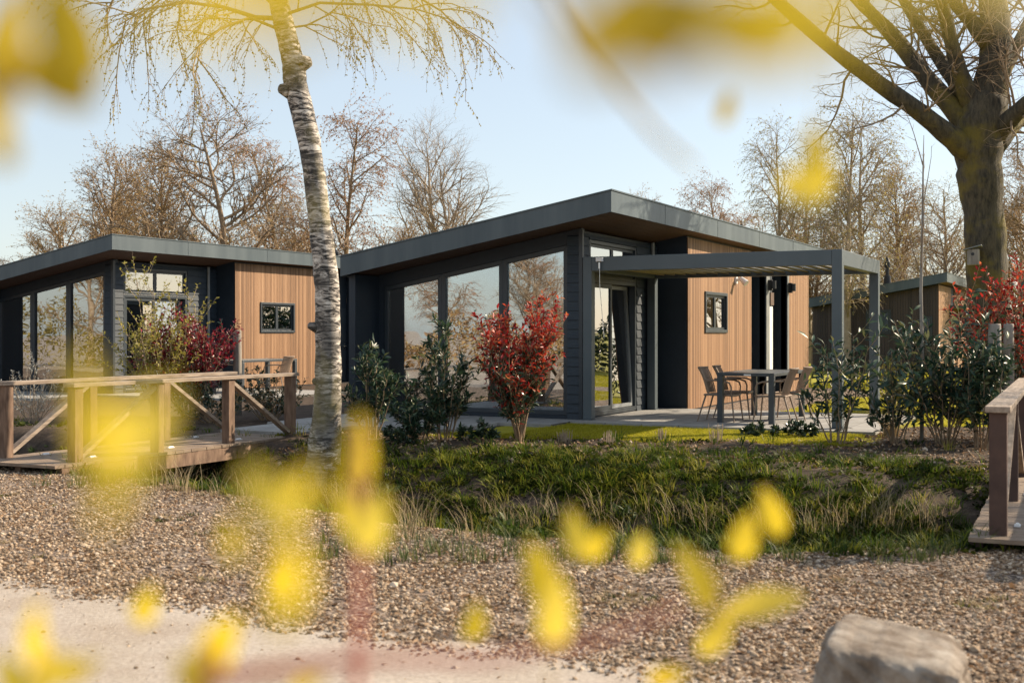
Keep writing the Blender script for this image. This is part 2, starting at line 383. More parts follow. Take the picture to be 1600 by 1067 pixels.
grav = (1-sst((s-sn+.25*wb)/.4))
strip = ((hu > 3.3) & (hu < 14) & (hw > -2.2) & (hw < -.4)) | ((hu > 10) & (hu < 12.4) & (hw < -.4) & (hw > -14))
grav = np.maximum(grav*(1-path), strip*1.0)
lawnm = sst((s-sf-.4-.2*wb)/.3)*(1-strip)*np.where(q < -8.6, 0, 1)*(1-sst((q-(-3.2)-.3*wb)/.6)*(1-sst((s-sf-4.2)/.6)))
ca = ground.data.color_attributes.new("zone", 'FLOAT_COLOR', 'POINT')
arr = np.stack([grav, path, np.maximum(lawnm, sst((s-30)/5)), np.ones_like(s)], 1).astype(np.float32)
ca.data.foreach_set("color", arr.ravel())

# ------------------------------------------------------------------ scattered stuff
def scatter(name, pts, rot, scl, protos, kind="stuff"):
    sub = bpy.data.collections.new(name+"_pieces")
    for p in protos: sub.objects.link(p)
    me = bpy.data.meshes.new(name); me.vertices.add(len(pts)); me.vertices.foreach_set("co", np.asarray(pts, np.float32).ravel())
    a = me.attributes.new("rot", 'FLOAT_VECTOR', 'POINT'); a.data.foreach_set("vector", np.asarray(rot, np.float32).ravel())
    a = me.attributes.new("scl", 'FLOAT', 'POINT'); a.data.foreach_set("value", np.asarray(scl, np.float32))
    o = bpy.data.objects.new(name, me); col.objects.link(o); o["kind"] = kind
    ng = bpy.data.node_groups.new(name+"_nodes", 'GeometryNodeTree')
    ng.interface.new_socket("Geometry", in_out='INPUT', socket_type='NodeSocketGeometry')
    ng.interface.new_socket("Geometry", in_out='OUTPUT', socket_type='NodeSocketGeometry')
    gi = ng.nodes.new("NodeGroupInput"); go = ng.nodes.new("NodeGroupOutput")
    ci = ng.nodes.new("GeometryNodeCollectionInfo"); ci.inputs[0].default_value = sub
    ci.inputs["Separate Children"].default_value = True; ci.inputs["Reset Children"].default_value = True
    ip = ng.nodes.new("GeometryNodeInstanceOnPoints"); ip.inputs["Pick Instance"].default_value = True
    nr = ng.nodes.new("GeometryNodeInputNamedAttribute"); nr.data_type = 'FLOAT_VECTOR'; nr.inputs[0].default_value = "rot"
    er = ng.nodes.new("FunctionNodeEulerToRotation"); ns = ng.nodes.new("GeometryNodeInputNamedAttribute"); ns.data_type = 'FLOAT'; ns.inputs[0].default_value = "scl"
    L = ng.links.new
    L(gi.outputs[0], ip.inputs["Points"]); L(ci.outputs[0], ip.inputs["Instance"])
    L(nr.outputs[0], er.inputs[0]); L(er.outputs[0], ip.inputs["Rotation"]); L(ns.outputs[0], ip.inputs["Scale"]); L(ip.outputs[0], go.inputs[0])
    md = o.modifiers.new("scatter", 'NODES'); md.node_group = ng
    return o
rng = np.random.default_rng(3)
def pebble_proto(flat):
    bm = bmesh.new(); bmesh.ops.create_icosphere(bm, subdivisions=1, radius=1)
    ax = (random.uniform(.8, 1.2), random.uniform(.6, 1), flat)
    for v in bm.verts:
        k = random.uniform(.78, 1.12); v.co = Vector((v.co.x*ax[0]*k, v.co.y*ax[1]*k, v.co.z*ax[2]*k))
    me = bpy.data.meshes.new("pebble"); bm.to_mesh(me); bm.free(); me.materials.append(M['pebble'])
    return bpy.data.objects.new("pebble", me)
def flake_proto():
    bm = bmesh.new(); n = 7
    vs = [bm.verts.new((math.cos(k*6.283/n)*random.uniform(.9, 1.6), math.sin(k*6.283/n)*random.uniform(.4, .8), random.uniform(-.05, .45))) for k in range(n)]
    c = bm.verts.new((0, 0, 0))
    for k in range(n): bm.faces.new((vs[k], vs[(k+1) % n], c))
    me = bpy.data.meshes.new("dead_leaf"); bm.to_mesh(me); bm.free(); me.materials.append(M['litter'])
    return bpy.data.objects.new("dead_leaf", me)
def frustum_pts(n, d0, d1, marg=1.3, power=1.0):
    d = d0+(d1-d0)*rng.random(n)**power
    x = (rng.random(n)*2-1)*(d*800/F+marg); return x, d
x, y = frustum_pts(420000, 4.0, 15.5)
s = UX*x+UY*y; q = UY*x-UX*y; sn = np.interp(q, qN, vN)
edgek = .3*wav(x, y, 1.4)
keep = (s < sn-edgek+.25*rng.random(len(x))) & (s > PATH_S-.1+.18*wav(x, y, 1.4)+.35*(rng.random(len(x))-.7))
far = np.clip((y-6)/9, 0, 1); keep &= rng.random(len(x)) < (1-.45*far)*np.clip(.72+.8*wav(x, y, 3.1)+.5*wav(x, y, 6.3), .15, 1)
x, y = x[keep], y[keep]; z = ground_z(x, y)
sc_ = .0055+.0145*rng.random(len(x))**2.4
protos = [pebble_proto(random.uniform(.4, .8)) for _ in range(6)]+[flake_proto() for _ in range(4)]
scatter("gravel", np.stack([x, y, z+sc_*.25], 1), np.stack([rng.normal(0, .35, len(x)), rng.normal(0, .35, len(x)), rng.random(len(x))*6.28], 1), sc_, protos)
print("pebbles", len(x))

def tuft_proto(n, h, spread, wd, mt, lean=.5):
    vs, fs = [], []
    for k in range(n):
        a = random.random()*6.283; r = spread*math.sqrt(random.random()); bx, by = r*math.cos(a), r*math.sin(a)
        a2 = a+random.uniform(-.9, .9); hh = h*random.uniform(.5, 1.1); ln = lean*random.uniform(.3, 1.2)*hh
        px, py = -math.sin(a2)*wd/2, math.cos(a2)*wd/2; i = len(vs)
        for t, wk in ((0, 1), (.55, .8), (1, 0)):
            cx = bx+math.cos(a2)*ln*t*t; cy = by+math.sin(a2)*ln*t*t; cz = hh*(t-.25*t*t*lean)
            if wk: vs += [(cx-px*wk, cy-py*wk, cz), (cx+px*wk, cy+py*wk, cz)]
            else: vs.append((cx, cy, cz))
        fs += [(i, i+1, i+3, i+2), (i+2, i+3, i+4)]
    me = bpy.data.meshes.new("tuft"); me.from_pydata(vs, [], fs); me.materials.append(mt)
    return bpy.data.objects.new("tuft", me)
# grass and low growth on the ditch banks
x, y = frustum_pts(60000, 8, 21, 1.6)
s = UX*x+UY*y; q = UY*x-UX*y; sn = np.interp(q, qN, vN); sf = np.interp(q, qF, vF)
dens = sst((s-sn+.4*wav(x, y, 1.4)+.3*wav(x, y, 4.1)+.2)/.55)*(1-sst((s-sf+1.9)/1.3))*.95+.05*((s > sf-.5) & (s < sf+.8))
dens *= np.clip(.75+.8*wav(x, y, 2.3)-.55*sst((q+5.2)/3)*sst((s-sf+3.6)/1.6), .12, 1)
keep = rng.random(len(x)) < dens
x, y = x[keep], y[keep]; z = ground_z(x, y)
protos = [tuft_proto(20, .12, .08, .009, M['grass'], 1.0) for _ in range(3)]+[tuft_proto(16, .2, .06, .008, M['grass'], 1.1)]+[tuft_proto(22, .06, .13, .03, M['moss'], 1.3) for _ in range(4)]
scatter("bank_grass", np.stack([x, y, z-.01], 1), np.stack([rng.normal(0, .12, len(x)), rng.normal(0, .12, len(x)), rng.random(len(x))*6.28], 1), .5+1.0*rng.random(len(x))**1.5, protos)
print("bank tufts", len(x))
# stray stones and leaves on the path, and bigger stones in the gravel
x, y = frustum_pts(2600, 3.6, 8, .8); s = UX*x+UY*y; keep = (s < PATH_S+.1) & (rng.random(len(x)) < .25+.75*np.clip(1-(PATH_S-s)/.8, 0, 1))
x, y = x[keep], y[keep]; s1 = .005+.011*rng.random(len(x))**2
x2, y2 = frustum_pts(1500, 4.5, 13, 1.0); s = UX*x2+UY*y2; keep = (s < np.interp(UY*x2-UX*y2, qN, vN)) & (s > PATH_S+.1); x2, y2 = x2[keep], y2[keep]
x, y = np.r_[x, x2], np.r_[y, y2]; s1 = np.r_[s1, .018+.018*rng.random(len(x2))**3]
scatter("stray_stones", np.stack([x, y, ground_z(x, y)+s1*.2], 1), np.stack([rng.normal(0, .3, len(x)), rng.normal(0, .3, len(x)), rng.random(len(x))*6.28], 1), s1, [pebble_proto(.6), pebble_proto(.5), flake_proto(), flake_proto()])
# moss and weed patches in the gravel
x, y = frustum_pts(9000, 5, 13, 1.0); s = UX*x+UY*y; q = UY*x-UX*y; sn = np.interp(q, qN, vN)
keep = (s < sn) & (s > PATH_S+.15) & (wav(x, y, 3.7)+.5*wav(x, y, 1.3) > .62)
x, y = x[keep], y[keep]
scatter("gravel_moss", np.stack([x, y, ground_z(x, y)], 1), np.stack([0*x, 0*x, rng.random(len(x))*6.28], 1), .25+.35*rng.random(len(x)), [tuft_proto(16, .06, .1, .02, M['moss'], 1.2), tuft_proto(14, .12, .06, .008, M['drygr'], 1.2)])
# lawn
x = rng.uniform(-2.5, 17, 60000); y = rng.uniform(15.5, 45, 60000)
x2, y2 = rng.uniform(-1.5, 5.5, 26000), rng.uniform(15, 20, 26000); x = np.r_[x, x2]; y = np.r_[y, y2]
s = UX*x+UY*y; q = UY*x-UX*y; sf = np.interp(q, qF, vF)
hu = UX*(x-C0.x)+UY*(y-C0.y); hw = -UY*(x-C0.x)+UX*(y-C0.y)
wb = wav(x, y, 1.4)
lm = (s > sf+.45+.2*wb) & (q > -8.6) & ~((q > -3.2+.3*wb) & (s < sf+4.2))
lm &= ~((hw > -4.75) & (hw < 0) & (hu > -.5) & (hu < 3.5)) & ~((hw > -2.3) & (hu > -2.7) & (hw >= 0))
lm &= ~((hu > 3.3) & (hu < 14) & (hw > -2.2)) & ~((hu > 10) & (hu < 12.4) & (hw < -.4))
x, y = x[lm], y[lm]; z = ground_z(x, y)
protos = [tuft_proto(14, .045, .07, .006, M['lawn'], .7) for _ in range(4)]
scatter("lawn_grass", np.stack([x, y, z-.004], 1), np.stack([0*x, 0*x, rng.random(len(x))*6.28], 1), .7+.7*rng.random(len(x)), protos)
print("lawn tufts", len(x))
# soil crumbs and dead leaves on the planting bed
x, y = frustum_pts(16000, 12, 19.5, 1.0)
s = UX*x+UY*y; q = UY*x-UX*y; sf = np.interp(q, qF, vF)
keep = (s > sf-1.8) & (s < sf+1.0+3*(q > -3.2)) & (q > -10)
x, y = x[keep], y[keep]
scatter("leaf_litter", np.stack([x, y, ground_z(x, y)+.01], 1), np.stack([rng.normal(0, .5, len(x)), rng.normal(0, .5, len(x)), rng.random(len(x))*6.28], 1), .01+.025*rng.random(len(x))**2, [flake_proto() for _ in range(3)]+[pebble_proto(.7)])

# long dry grass along the near edge of the ditch
def blades(centres, n, h, spread, wd, lean):
    vs, fs = [], []
    for c in centres:
        for k in range(n):
            a = random.random()*6.283; r = spread*math.sqrt(random.random()); b0 = Vector(c)+Vector((r*math.cos(a), r*math.sin(a), 0))
            a2 = a+random.uniform(-1.2, 1.2); hh = h*random.uniform(.35, 1.15); ln = lean*hh*random.uniform(.2, 1.2)
            pw = Vector((-math.sin(a2), math.cos(a2), 0))*wd/2; i = len(vs)
            for j in range(5):
                t = j/4; p = b0+Vector((math.cos(a2)*ln*t*t, math.sin(a2)*ln*t*t, hh*(t-.35*lean*t*t*t))); wk = 1-t*.85
                vs += [p-pw*wk, p+pw*wk]
            fs += [(i+2*j, i+2*j+1, i+2*j+3, i+2*j+2) for j in range(4)]
    return np.array([tuple(v) for v in vs]), np.array(fs)
def on_ground(px, py, dz=0):           # first point of the ground met by the ray through px,py
    d = np.arange(3, 60, .03); x = (px-800)/F*d; z = CAMZ-(py-520)/F*d; g = ground_z(x, d)
    k = int(np.argmax(z <= g)); return Vector((x[k], d[k], float(g[k])+dz))
cs = []
for _ in range(46):
    px = random.uniform(250, 600); cs.append(on_ground(px, random.uniform(748, 772)+(px-250)*.1))
for _ in range(60):
    px = random.uniform(600, 1480); cs.append(on_ground(px, random.uniform(800, 845)))
Vb, Fb = blades(cs, 15, .42, .12, .006, .75); tag(np_obj("dry_grass", Vb, Fb, M['drygrass']), kind="stuff")
cs = [on_ground(random.uniform(500, 1480), random.uniform(822, 882)) for _ in range(120)]+[on_ground(random.uniform(60, 480), random.uniform(738, 762)) for _ in range(60)]
Vb, Fb = blades(cs, 22, .17, .1, .008, .8)
M['verge'] = leafmat("verge_grass", [(0, (.03, .05, .012)), (.6, (.09, .12, .03)), (1, (.22, .2, .08))], .35, .6)
tag(np_obj("verge_grass", Vb, Fb, M['verge']), kind="stuff")

# ------------------------------------------------------------------ cabins (local x = along the long side, y = across, z up from the terrace)
EAVE = .94                              # overhang in front of the glazing
SL = .177                               # roof pitch
def soff(w): return 3.23-SL*(w+.9)
def roof_part(root, L=13.6, mtl=None, wl=4.03, panels=True):
    mb = MB(); e = .03
    mb.prism([(-.9+e, soff(-.9+e)+.2), (wl-e, soff(wl-e)+.2), (wl-e, soff(wl-e)+.3), (-.9+e, soff(-.9+e)+.3)], 'x', -EAVE+e, L-e)
    roof = mb.build("roof", M['black'], root)
    fb = MB()                           # fascia boards: two sloping, two level, each with a folded drip edge
    for x0, x1 in ((-EAVE, -EAVE+e), (L-e, L)):
        fb.prism([(-.9, soff(-.9)), (wl, soff(wl)), (wl, soff(wl)+.32), (-.9, soff(-.9)+.32)], 'x', x0, x1)
    fb.box(-EAVE+e, L-e, -.9, -.9+e, soff(-.9), soff(-.9)+.32)
    fb.box(-EAVE+e, L-e, wl-e, wl, soff(wl), soff(wl)+.32)
    fas = fb.build("fascia", M['metal'], roof)
    tb = MB()                           # folded metal capping a little proud of the boards
    tb.prism([(-.915, soff(-.9)+.323), (wl+.01, soff(wl)+.323), (wl+.01, soff(wl)+.345), (-.915, soff(-.9)+.345)], 'x', -EAVE-.015, -EAVE+.07)
    tb.box(-EAVE+.072, L-.01, -.915, -.83, soff(-.9)+.323, soff(-.9)+.345)
    for k in range(4): tb.box(1.5+3*k, 1.504+3*k, -.904, -.9, soff(-.9)+.002, soff(-.9)+.318)
    tb.build("roof_trim", M['metal'], roof)
    sb = MB(); n = 34
    for k in range(n):                  # boarded soffit
        a = -.9+e+(wl+.9-2*e)*k/n; b_ = -.9+e+(wl+.9-2*e)*(k+1)/n-.006
        sb.prism([(a, soff(a)+.03), (b_, soff(b_)+.03), (b_, soff(b_)+.05), (a, soff(a)+.05)], 'x', -EAVE+e, L-e)
    sb.build("soffit", M['soffit'], roof)
    return roof
def vent(roof, u, w, h=.42):
    z0 = soff(w)+.3; mb = MB()
    mb.tube([(u, w, z0), (u, w, z0+h*.35), (u, w, z0+h*.36), (u, w, z0+h*.62), (u, w, z0+h*.63), (u, w, z0+h*.8), (u, w, z0+h)],
            [.14, .12, .07, .07, .11, .11, .03], 14)
    return mb.build("roof_vent", M['black'], roof, False)
def lap_siding(mb, plane, pos, a0, a1, z0, z1, out, pitch=.15):
    """horizontal boards on a wall plane; out = +1/-1 the direction the boards lean out"""
    z = z0
    while z < z1-.01:
        t = min(z+pitch-.004, z1)
        prof = [(pos, z), (pos+out*.034, z), (pos+out*.016, t), (pos, t)]
        if plane == 'x': mb.add(*extr([(p, None, q) for p, q in prof], 1, a0, a1))
        else: mb.add(*extr([(None, p, q) for p, q in prof], 0, a0, a1))
        z += pitch
def extr(prof, ax, a, b):
    vs = []
    for t in (a, b):
        for p in prof: vs.append((t, p[1], p[2]) if ax == 0 else (p[0], t, p[2]))
    n = len(prof)
    return vs, [tuple(range(n)), tuple(range(n, 2*n))[::-1]]+[(i, (i+1) % n, (i+1) % n+n, i+n) for i in range(n)]
def frame(mb, outer, fw, axis, a, b):
    """mitred frame of four bars; outer = [bl, br, tr, tl] in the wall plane"""
    (x0, z0), (x1, z1), (x2, z2), (x3, z3) = outer
    sl = (z2-z3)/(x2-x3)
    inn = [(x0+fw, z0+fw), (x1-fw, z1+fw), (x2-fw, z2-fw-sl*fw), (x3+fw, z3-fw+sl*fw)]
    for k in range(4):
        j = (k+1) % 4; mb.prism([outer[k], outer[j], inn[j], inn[k]], axis, a, b)
    return inn
def window(root, axis, pos0, pos1, outer, fw=.055, nsash=1, name="window", mt='frame', sash=.045):
    mb = MB(); inn = frame(mb, outer, fw, axis, pos0, pos1)
    w = mb.build(name, M[mt], root, bevel=.004)
    x0 = inn[0][0]; x1 = inn[1][0]; mid = (pos0+pos1)/2
    for k in range(nsash):
        a = x0+(x1-x0)*k/nsash+.003; c = x0+(x1-x0)*(k+1)/nsash-.003
        zt = lambda x: inn[3][1]+(inn[2][1]-inn[3][1])*(x-inn[3][0])/(inn[2][0]-inn[3][0])-.003
        o = [(a, inn[0][1]+.003), (c, inn[0][1]+.003), (c, zt(c)), (a, zt(a))]
        i2 = o
        if sash:
            sb = MB(); i2 = frame(sb, o, sash, axis, mid-.02, mid+.02); sb.build("sash", M[mt], w)
        g = MB(); g.prism(i2, axis, mid-.004, mid+.004); g.build("pane", M['glass'], w)
    return w
def battens(mb, u0, u1, w, z0, z1, pitch=.06, out=-1):
    k = 0; n = int(round((u1-u0)/pitch)); p = (u1-u0)/n
    for k in range(n):
        mb.box(u0+k*p+.005, u0+(k+1)*p-.005, min(w, w+out*.02), max(w, w+out*.02), z0, z1)

def make_cabin(label):
    root = thing("cabin", label, "cabin", C0, HANG, "cabins with sloping dark roofs and tall glazing")
    roof = roof_part(root)
    vent(roof, 8.6, -.2, .42); vent(roof, 1.4, 3.6, .3)
    pv = MB()
    for k in range(5):
        z = soff(-.5)+.36
        pv.prism([(-.62, soff(-.62)+.34), (1.0, soff(1.0)+.34), (1.0, soff(1.0)+.38), (-.62, soff(-.62)+.38)], 'x', .9+1.06*k, .9+1.06*k+1.02)
    pv.build("solar_panel", M['panelglass'], roof)
    # --- shell
    mb = MB()
    # low side wall, with a window hole
    zt = soff(3.99)+.025
    for a, b_, z0, z1 in ((-.74, 2.75, -.1, zt), (2.75, 3.5, -.1, 1.35), (2.75, 3.5, 2.08, zt), (3.5, 13.3, -.1, zt)):
        mb.box(a, b_, 3.86, 3.99, z0, z1)
    mb.box(13.18, 13.3, -.55, 3.859, -.1, soff(3.85))           # end wall
    mb.build("wall", M['darkpanel'], root)
    # glazed front: jambs and head
    mb = MB(); f0, f1 = 0.0, .14
    wz = lambda w: soff(w)-.2            # top of the window frames
    mb.prism([(0, -.1), (.24, -.1), (.24, soff(.24)+.02), (0, soff(0)+.02)], 'x', f0, f1)
    mb.prism([(3.76, -.1), (3.858, -.1), (3.858, soff(3.858)+.02), (3.76, soff(3.76)+.02)], 'x', f0, f1)
    mb.prism([(.242, wz(.242)), (3.758, wz(3.758)), (3.758, soff(3.758)+.02), (.242, soff(.242)+.02)], 'x', f0, f1)
    mb.box(f0, f1, .242, 3.758, -.1, .06)
    wall = mb.build("front_wall", M['darkpanel'], root)
    sb = MB(); lap_siding(sb, 'x', -.003, .028, .236, -.04, soff(.24)-.05, -1)
    sb.build("siding", M['siding'], wall)
    tb = MB(); tb.box(-.04, .025, -.04, .025, -.05, soff(0)-.01); tb.build("corner_trim", M['frame'], wall)
    e = [.244, 1.424, 2.6, 3.756]
    for k in range(3):
        a, c = e[k], e[k+1]
        window(root, 'x', .01, .11, [(a, .062), (c, .062), (c, wz(c)-.003), (a, wz(a)-.003)], .075, 1, sash=0)
    # --- side of the living room with the tall door unit
    U0, U1, ZT = .3, 2.46, 2.93
    mb = MB()
    mb.box(.142, U0, .002, .14, -.1, soff(.1)+.0); mb.box(U1, 3.548, .002, .14, -.1, soff(.1))
    mb.box(U0, U1, .002, .14, ZT, soff(.1)); mb.box(U0, U1, .002, .14, -.1, .02)
    wall = mb.build("side_wall", M['darkpanel'], root)
    sb = MB()
    lap_siding(sb, 'y', -.001, .028, U0-.01, -.04, soff(0)-.06, -1)
    lap_siding(sb, 'y', -.001, U1+.01, 3.545, -.04, soff(0)-.06, -1)
    lap_siding(sb, 'y', -.001, U0-.008, U1+.008, ZT+.004, soff(0)-.06, -1)
    sb.build("siding", M['siding'], wall)
    window(root, 'y', -.02, .09, [(U0, 2.3), (U1, 2.3), (U1, ZT-.003), (U0, ZT-.003)], .06, 2, "transom_window")
    mb = MB(); inn = frame(mb, [(U0, .022), (U1, .022), (U1, 2.298), (U0, 2.298)], .07, 'y', -.02, .1)
    dr = mb.build("patio_door", M['frame'], root, bevel=.004)
    um = U0+1.06
    lf = MB(); i2 = frame(lf, [(inn[0][0]+.003, .095), (um, .095), (um, 2.224), (inn[0][0]+.003, 2.224)], .07, 'y', .01, .06)
    leaf = lf.build("door_leaf", M['frame'], dr)
    g = MB(); g.prism(i2, 'y', .03, .038); g.build("pane", M['glass'], dr)
    # right leaf stands tilted into the room: white inner frame
    lf = MB(); w_ = inn[1][0]-um-.01; i2 = frame(lf, [(0, 0), (w_, 0), (w_, 2.12), (0, 2.12)], .06, 'y', -.03, .03)
    leaf = lf.build("door_leaf", [M['sashgrey']], dr); leaf.location = (um+.005, .05, .1); leaf.rotation_euler = (R(-3), 0, 0)
    g = MB(); g.prism(i2, 'y', -.004, .004); o = g.build("pane", M['glass'], dr); o.location = leaf.location; o.rotation_euler = leaf.rotation_euler
    h = MB(); h.box(.05, .075, -.075, -.03, 1.0, 1.03); h.box(.05, .17, -.09, -.075, 1.005, 1.025); h.box(.045, .08, -.034, -.03, .93, 1.1)
    o = h.build("door_handle", M['steel'], dr); o.location = leaf.location; o.rotation_euler = leaf.rotation_euler
    dp = MB(); dp.tube([(3.2, -.06, -.1), (3.2, -.06, soff(-.06)-.02)], [.035, .035], 10); dp.build("downpipe", M['grey'], root)
    # --- timber clad rear part
    zt = soff(-.6)+.02
    mb = MB()
    mb.box(3.55, 3.62, -.6, -.0, -.1, zt)                        # dark return
    mb.build("return_wall", M['darkpanel'], root)
    r1a, r1b, r2a, r2b, UE = 7.91, 9.08, 9.71, 11.03, 13.31
    wu0, wu1, wz0, wz1 = 4.55, 6.02, 1.40, 2.2
    mb = MB()
    def solid(a, c, z0, z1, w0=-.6, w1=-.48): mb.box(a, c, w0, w1, z0, z1)
    solid(3.622, wu0, -.1, zt); solid(wu0, wu1, -.1, wz0); solid(wu0, wu1, wz1, zt); solid(wu1, r1a, -.1, zt)
    solid(r1b, r2a, -.1, zt); solid(r2b, UE, -.1, zt)
    wall = mb.build("clad_wall", M['darkpanel'], root)
    bb = MB()
    battens(bb, 3.555, wu0, -.602, -.02, zt-.03); battens(bb, wu0, wu1, -.602, -.02, wz0-.002); battens(bb, wu0, wu1, -.602, wz1+.002, zt-.03)
    battens(bb, wu1, r1a-.02, -.602, -.02, zt-.03)
    bb.build("cladding", M['larch'], wall)
    bb = MB(); battens(bb, r2b+.16, UE, -.602, -.02, zt-.03); bb.build("cladding", M['larch'], wall)
    pl = MB(); pl.box(3.56, UE, -.615, -.601, -.1, -.03); pl.build("plinth", M['black'], wall)
    window(root, 'y', -.65, -.52, [(wu0, wz0), (wu1, wz0), (wu1, wz1), (wu0, wz1)], .06, 2)
    for a, c in ((r1a, r1b), (r2a, r2b)):                         # two recessed entrances
        mb = MB(); mb.box(a, c, -.24, -.12, -.1, zt); mb.box(a-.02, a-.002, -.598, -.242, -.1, zt); mb.box(c+.0, c+.02, -.63, -.242, -.1, zt)
        rc = mb.build("entrance_recess", M['darkpanel'], root)
        d = MB(); d.box(a+.1, c-.1, -.275, -.242, 0, 2.12); d.box(a+.22, c-.22, -.285, -.2755, .15, .95); d.box(a+.22, c-.22, -.285, -.2755, 1.1, 2.0)
        d = d.build("door", M['frame'], rc)
        h = MB(); h.box(c-.2, c-.17, -.36, -.2855, 1.0, 1.03); h.box(c-.34, c-.17, -.385, -.36, 1.0, 1.025); h.box(c-.2, c-.165, -.29, -.2855, .88, 1.16); h.build("door_handle", M['steel'], d)
    for a, c in ((r1b+.024, r1b+.3), (r2b+.022, r2b+.156)):
        mb = MB(); mb.box(a, c, -.635, -.602, -.05, zt-.03); mb.build("grey_trim", M['grey'], wall)
    mb = MB(); mb.box(r1b+.31, r2a-.04, -.63, -.602, .05, 2.0); mb.build("white_panel", M['white'], wall)
    mb = MB(); mb.box(r1b+.3, r2a-.05, -.66, -.602, 2.03, 2.32); mb.build("vent_grille", M['soffit'], wall)
    for u in (r1b+.2, r2b+.12):
        mb = MB(); mb.box(u-.05, u+.05, -.72, -.637, 2.36, 2.6); mb.tube([(u, -.74, 2.4), (u, -.74, 2.58)], [.07, .07], 12)
        mb.build("wall_lamp", M['black'], wall)
    # --- interior
    mb = MB(); mb.box(.142, 13.1, .142, 3.85, -.06, .02); mb.build("inner_floor", M['floor'], root)
    mb = MB(); mb.box(5.2, 5.3, .142, 3.85, .022, soff(3.8)-.05); mb.build("partition", M['inner'], root)
    mb = MB()
    for a, c, z0, z1 in ((.2, 2.75, .022, 2.2), (2.75, 3.5, .022, 1.33), (2.75, 3.5, 2.09, 2.2), (3.5, 5.19, .022, 2.2)): mb.box(a, c, 3.842, 3.857, z0, z1)
    mb.build("inner_lining", M['inner'], root)
    window(root, 'y', 3.87, 3.95, [(2.752, 1.352), (3.498, 1.352), (3.498, 2.078), (2.752, 2.078)], .045, 1, sash=0)
    # pale curtains hanging behind the glass
    for w0, w1 in ((.25, .5), (3.45, 3.72)):
        cb = MB(); n = 26; vs = []
        for k in range(n+1):
            w = w0+(w1-w0)*k/n; x = .2+.03*math.sin(k*1.5)
            vs += [(x, w, .05), (x, w, soff(w)-.25)]
        cb.add(vs, [(2*k, 2*k+2, 2*k+3, 2*k+1) for k in range(n)]); cb.build("curtain", M['inner'], root, True)
    return root
main = make_cabin("middle cabin behind the red bush and the pergola, with glazed front and timber side")
fl = MB()                                # white sensor flood light on the timber wall
fl.box(6.6, 6.7, -.66, -.622, 2.42, 2.56); fl.tube([(6.65, -.66, 2.5), (6.65, -.74, 2.52), (6.63, -.86, 2.42)], [.035, .05, .075], 12)
left = copy_tree(main); left.location = CL
left["label"] = "left cabin behind the long timber bridge, partly hidden by the birch"
flo = fl.build("flood_light", M['white'], main)

sf = thing("sofa", "pale sofa inside the middle cabin behind the glazing", "sofa", H2W(1.3, 1.5, .02), HANG)
for nm, bx_ in (("seat", (0, .9, 0, 1.9, .12, .42)), ("backrest", (.7, .95, .0, 1.9, .421, .82)), ("armrest", (0, .9, -.2, -.002, .1, .6)), ("armrest", (0, .9, 1.902, 2.1, .1, .6))):
    mb = MB(); mb.box(*bx_); mb.build(nm, M['inner'], sf, bevel=.05)
for x_ in (.08, .8):
    for y_ in (0.05, 1.8): mb = MB(); mb.box(x_, x_+.05, y_, y_+.05, 0, .118); mb.build("leg", M['black'], sf)
# right-hand cabin: the same roof over a closed, darker timber gable
far = thing("cabin", "farthest cabin at right behind the laurel bushes, with dark brown boards", "cabin", CR, HANG, "cabins with sloping dark roofs and tall glazing")
rf = roof_part(far, 9.0); v = vent(rf, -.2, 1.3, 1.1)
mb = MB(); u0 = -.55
mb.prism([(-.55, -.2), (3.98, -.2), (3.98, soff(3.98)+.02), (-.55, soff(-.55)+.02)], 'x', u0, u0+.12)
mb.box(u0+.122, 8.8, 3.86, 3.98, -.2, soff(3.98)+.02); mb.box(8.68, 8.8, -.5, 3.858, -.2, soff(3.9))
wl = mb.build("wall", M['darkpanel'], far)
bb = MB(); n = 48
for k in range(n):
    a = -.55+4.53*k/n+.006; c = -.55+4.53*(k+1)/n-.006
    bb.prism([(a, -.15), (c, -.15), (c, soff(c)-.02), (a, soff(a)-.02)], 'x', u0-.025, u0-.002)
bb.build("cladding", M['larchdark'], wl)
mb = MB(); mb.box(u0+.122, 3.0, -.55, -.43, -.2, soff(-.5)); mb.box(4.0, 8.8, -.55, -.43, -.2, soff(-.5)); mb.box(3.0, 4.0, -.55, -.43, 2.2, soff(-.5))
sw = mb.build("side_wall", M['darkpanel'], far)
bb = MB(); battens(bb, u0-.02, 3.0, -.552, -.15, soff(-.55)-.03, .09); bb.build("cladding", M['larch'], sw); bb = MB(); battens(bb, 4.0, 8.8, -.552, -.15, soff(-.55)-.03, .09); bb.build("cladding", M['larch'], sw)
mb = MB(); frame(mb, [(3.0, -.1), (4.0, -.1), (4.0, 2.2), (3.0, 2.2)], .09, 'y', -.57, -.45); d = mb.build("door", M['white'], far)
g = MB(); g.box(3.09, 3.91, -.52, -.5, -.01, 2.11); g.build("pane", M['glass'], d)
mb = MB(); mb.box(2.5, 2.6, -.7, -.58, 2.0, 2.3); mb.build("wall_lamp", M['black'], sw)
mb = MB(); mb.prism([(-1.6, 2.35), (-.555, 2.35), (-.555, 2.45), (-1.6, 2.45)], 'x', 2.6, 6.5); mb.build("canopy", M['metal'], far)
for w0, w1, z0, z1 in ((1.1, 2.0, 1.35, 2.25), (-.35, .1, 1.2, 2.0)):
    window(far, 'x', u0-.06, u0-.027, [(w0, z0), (w1, z0), (w1, z1), (w0, z1)], .06, 1)

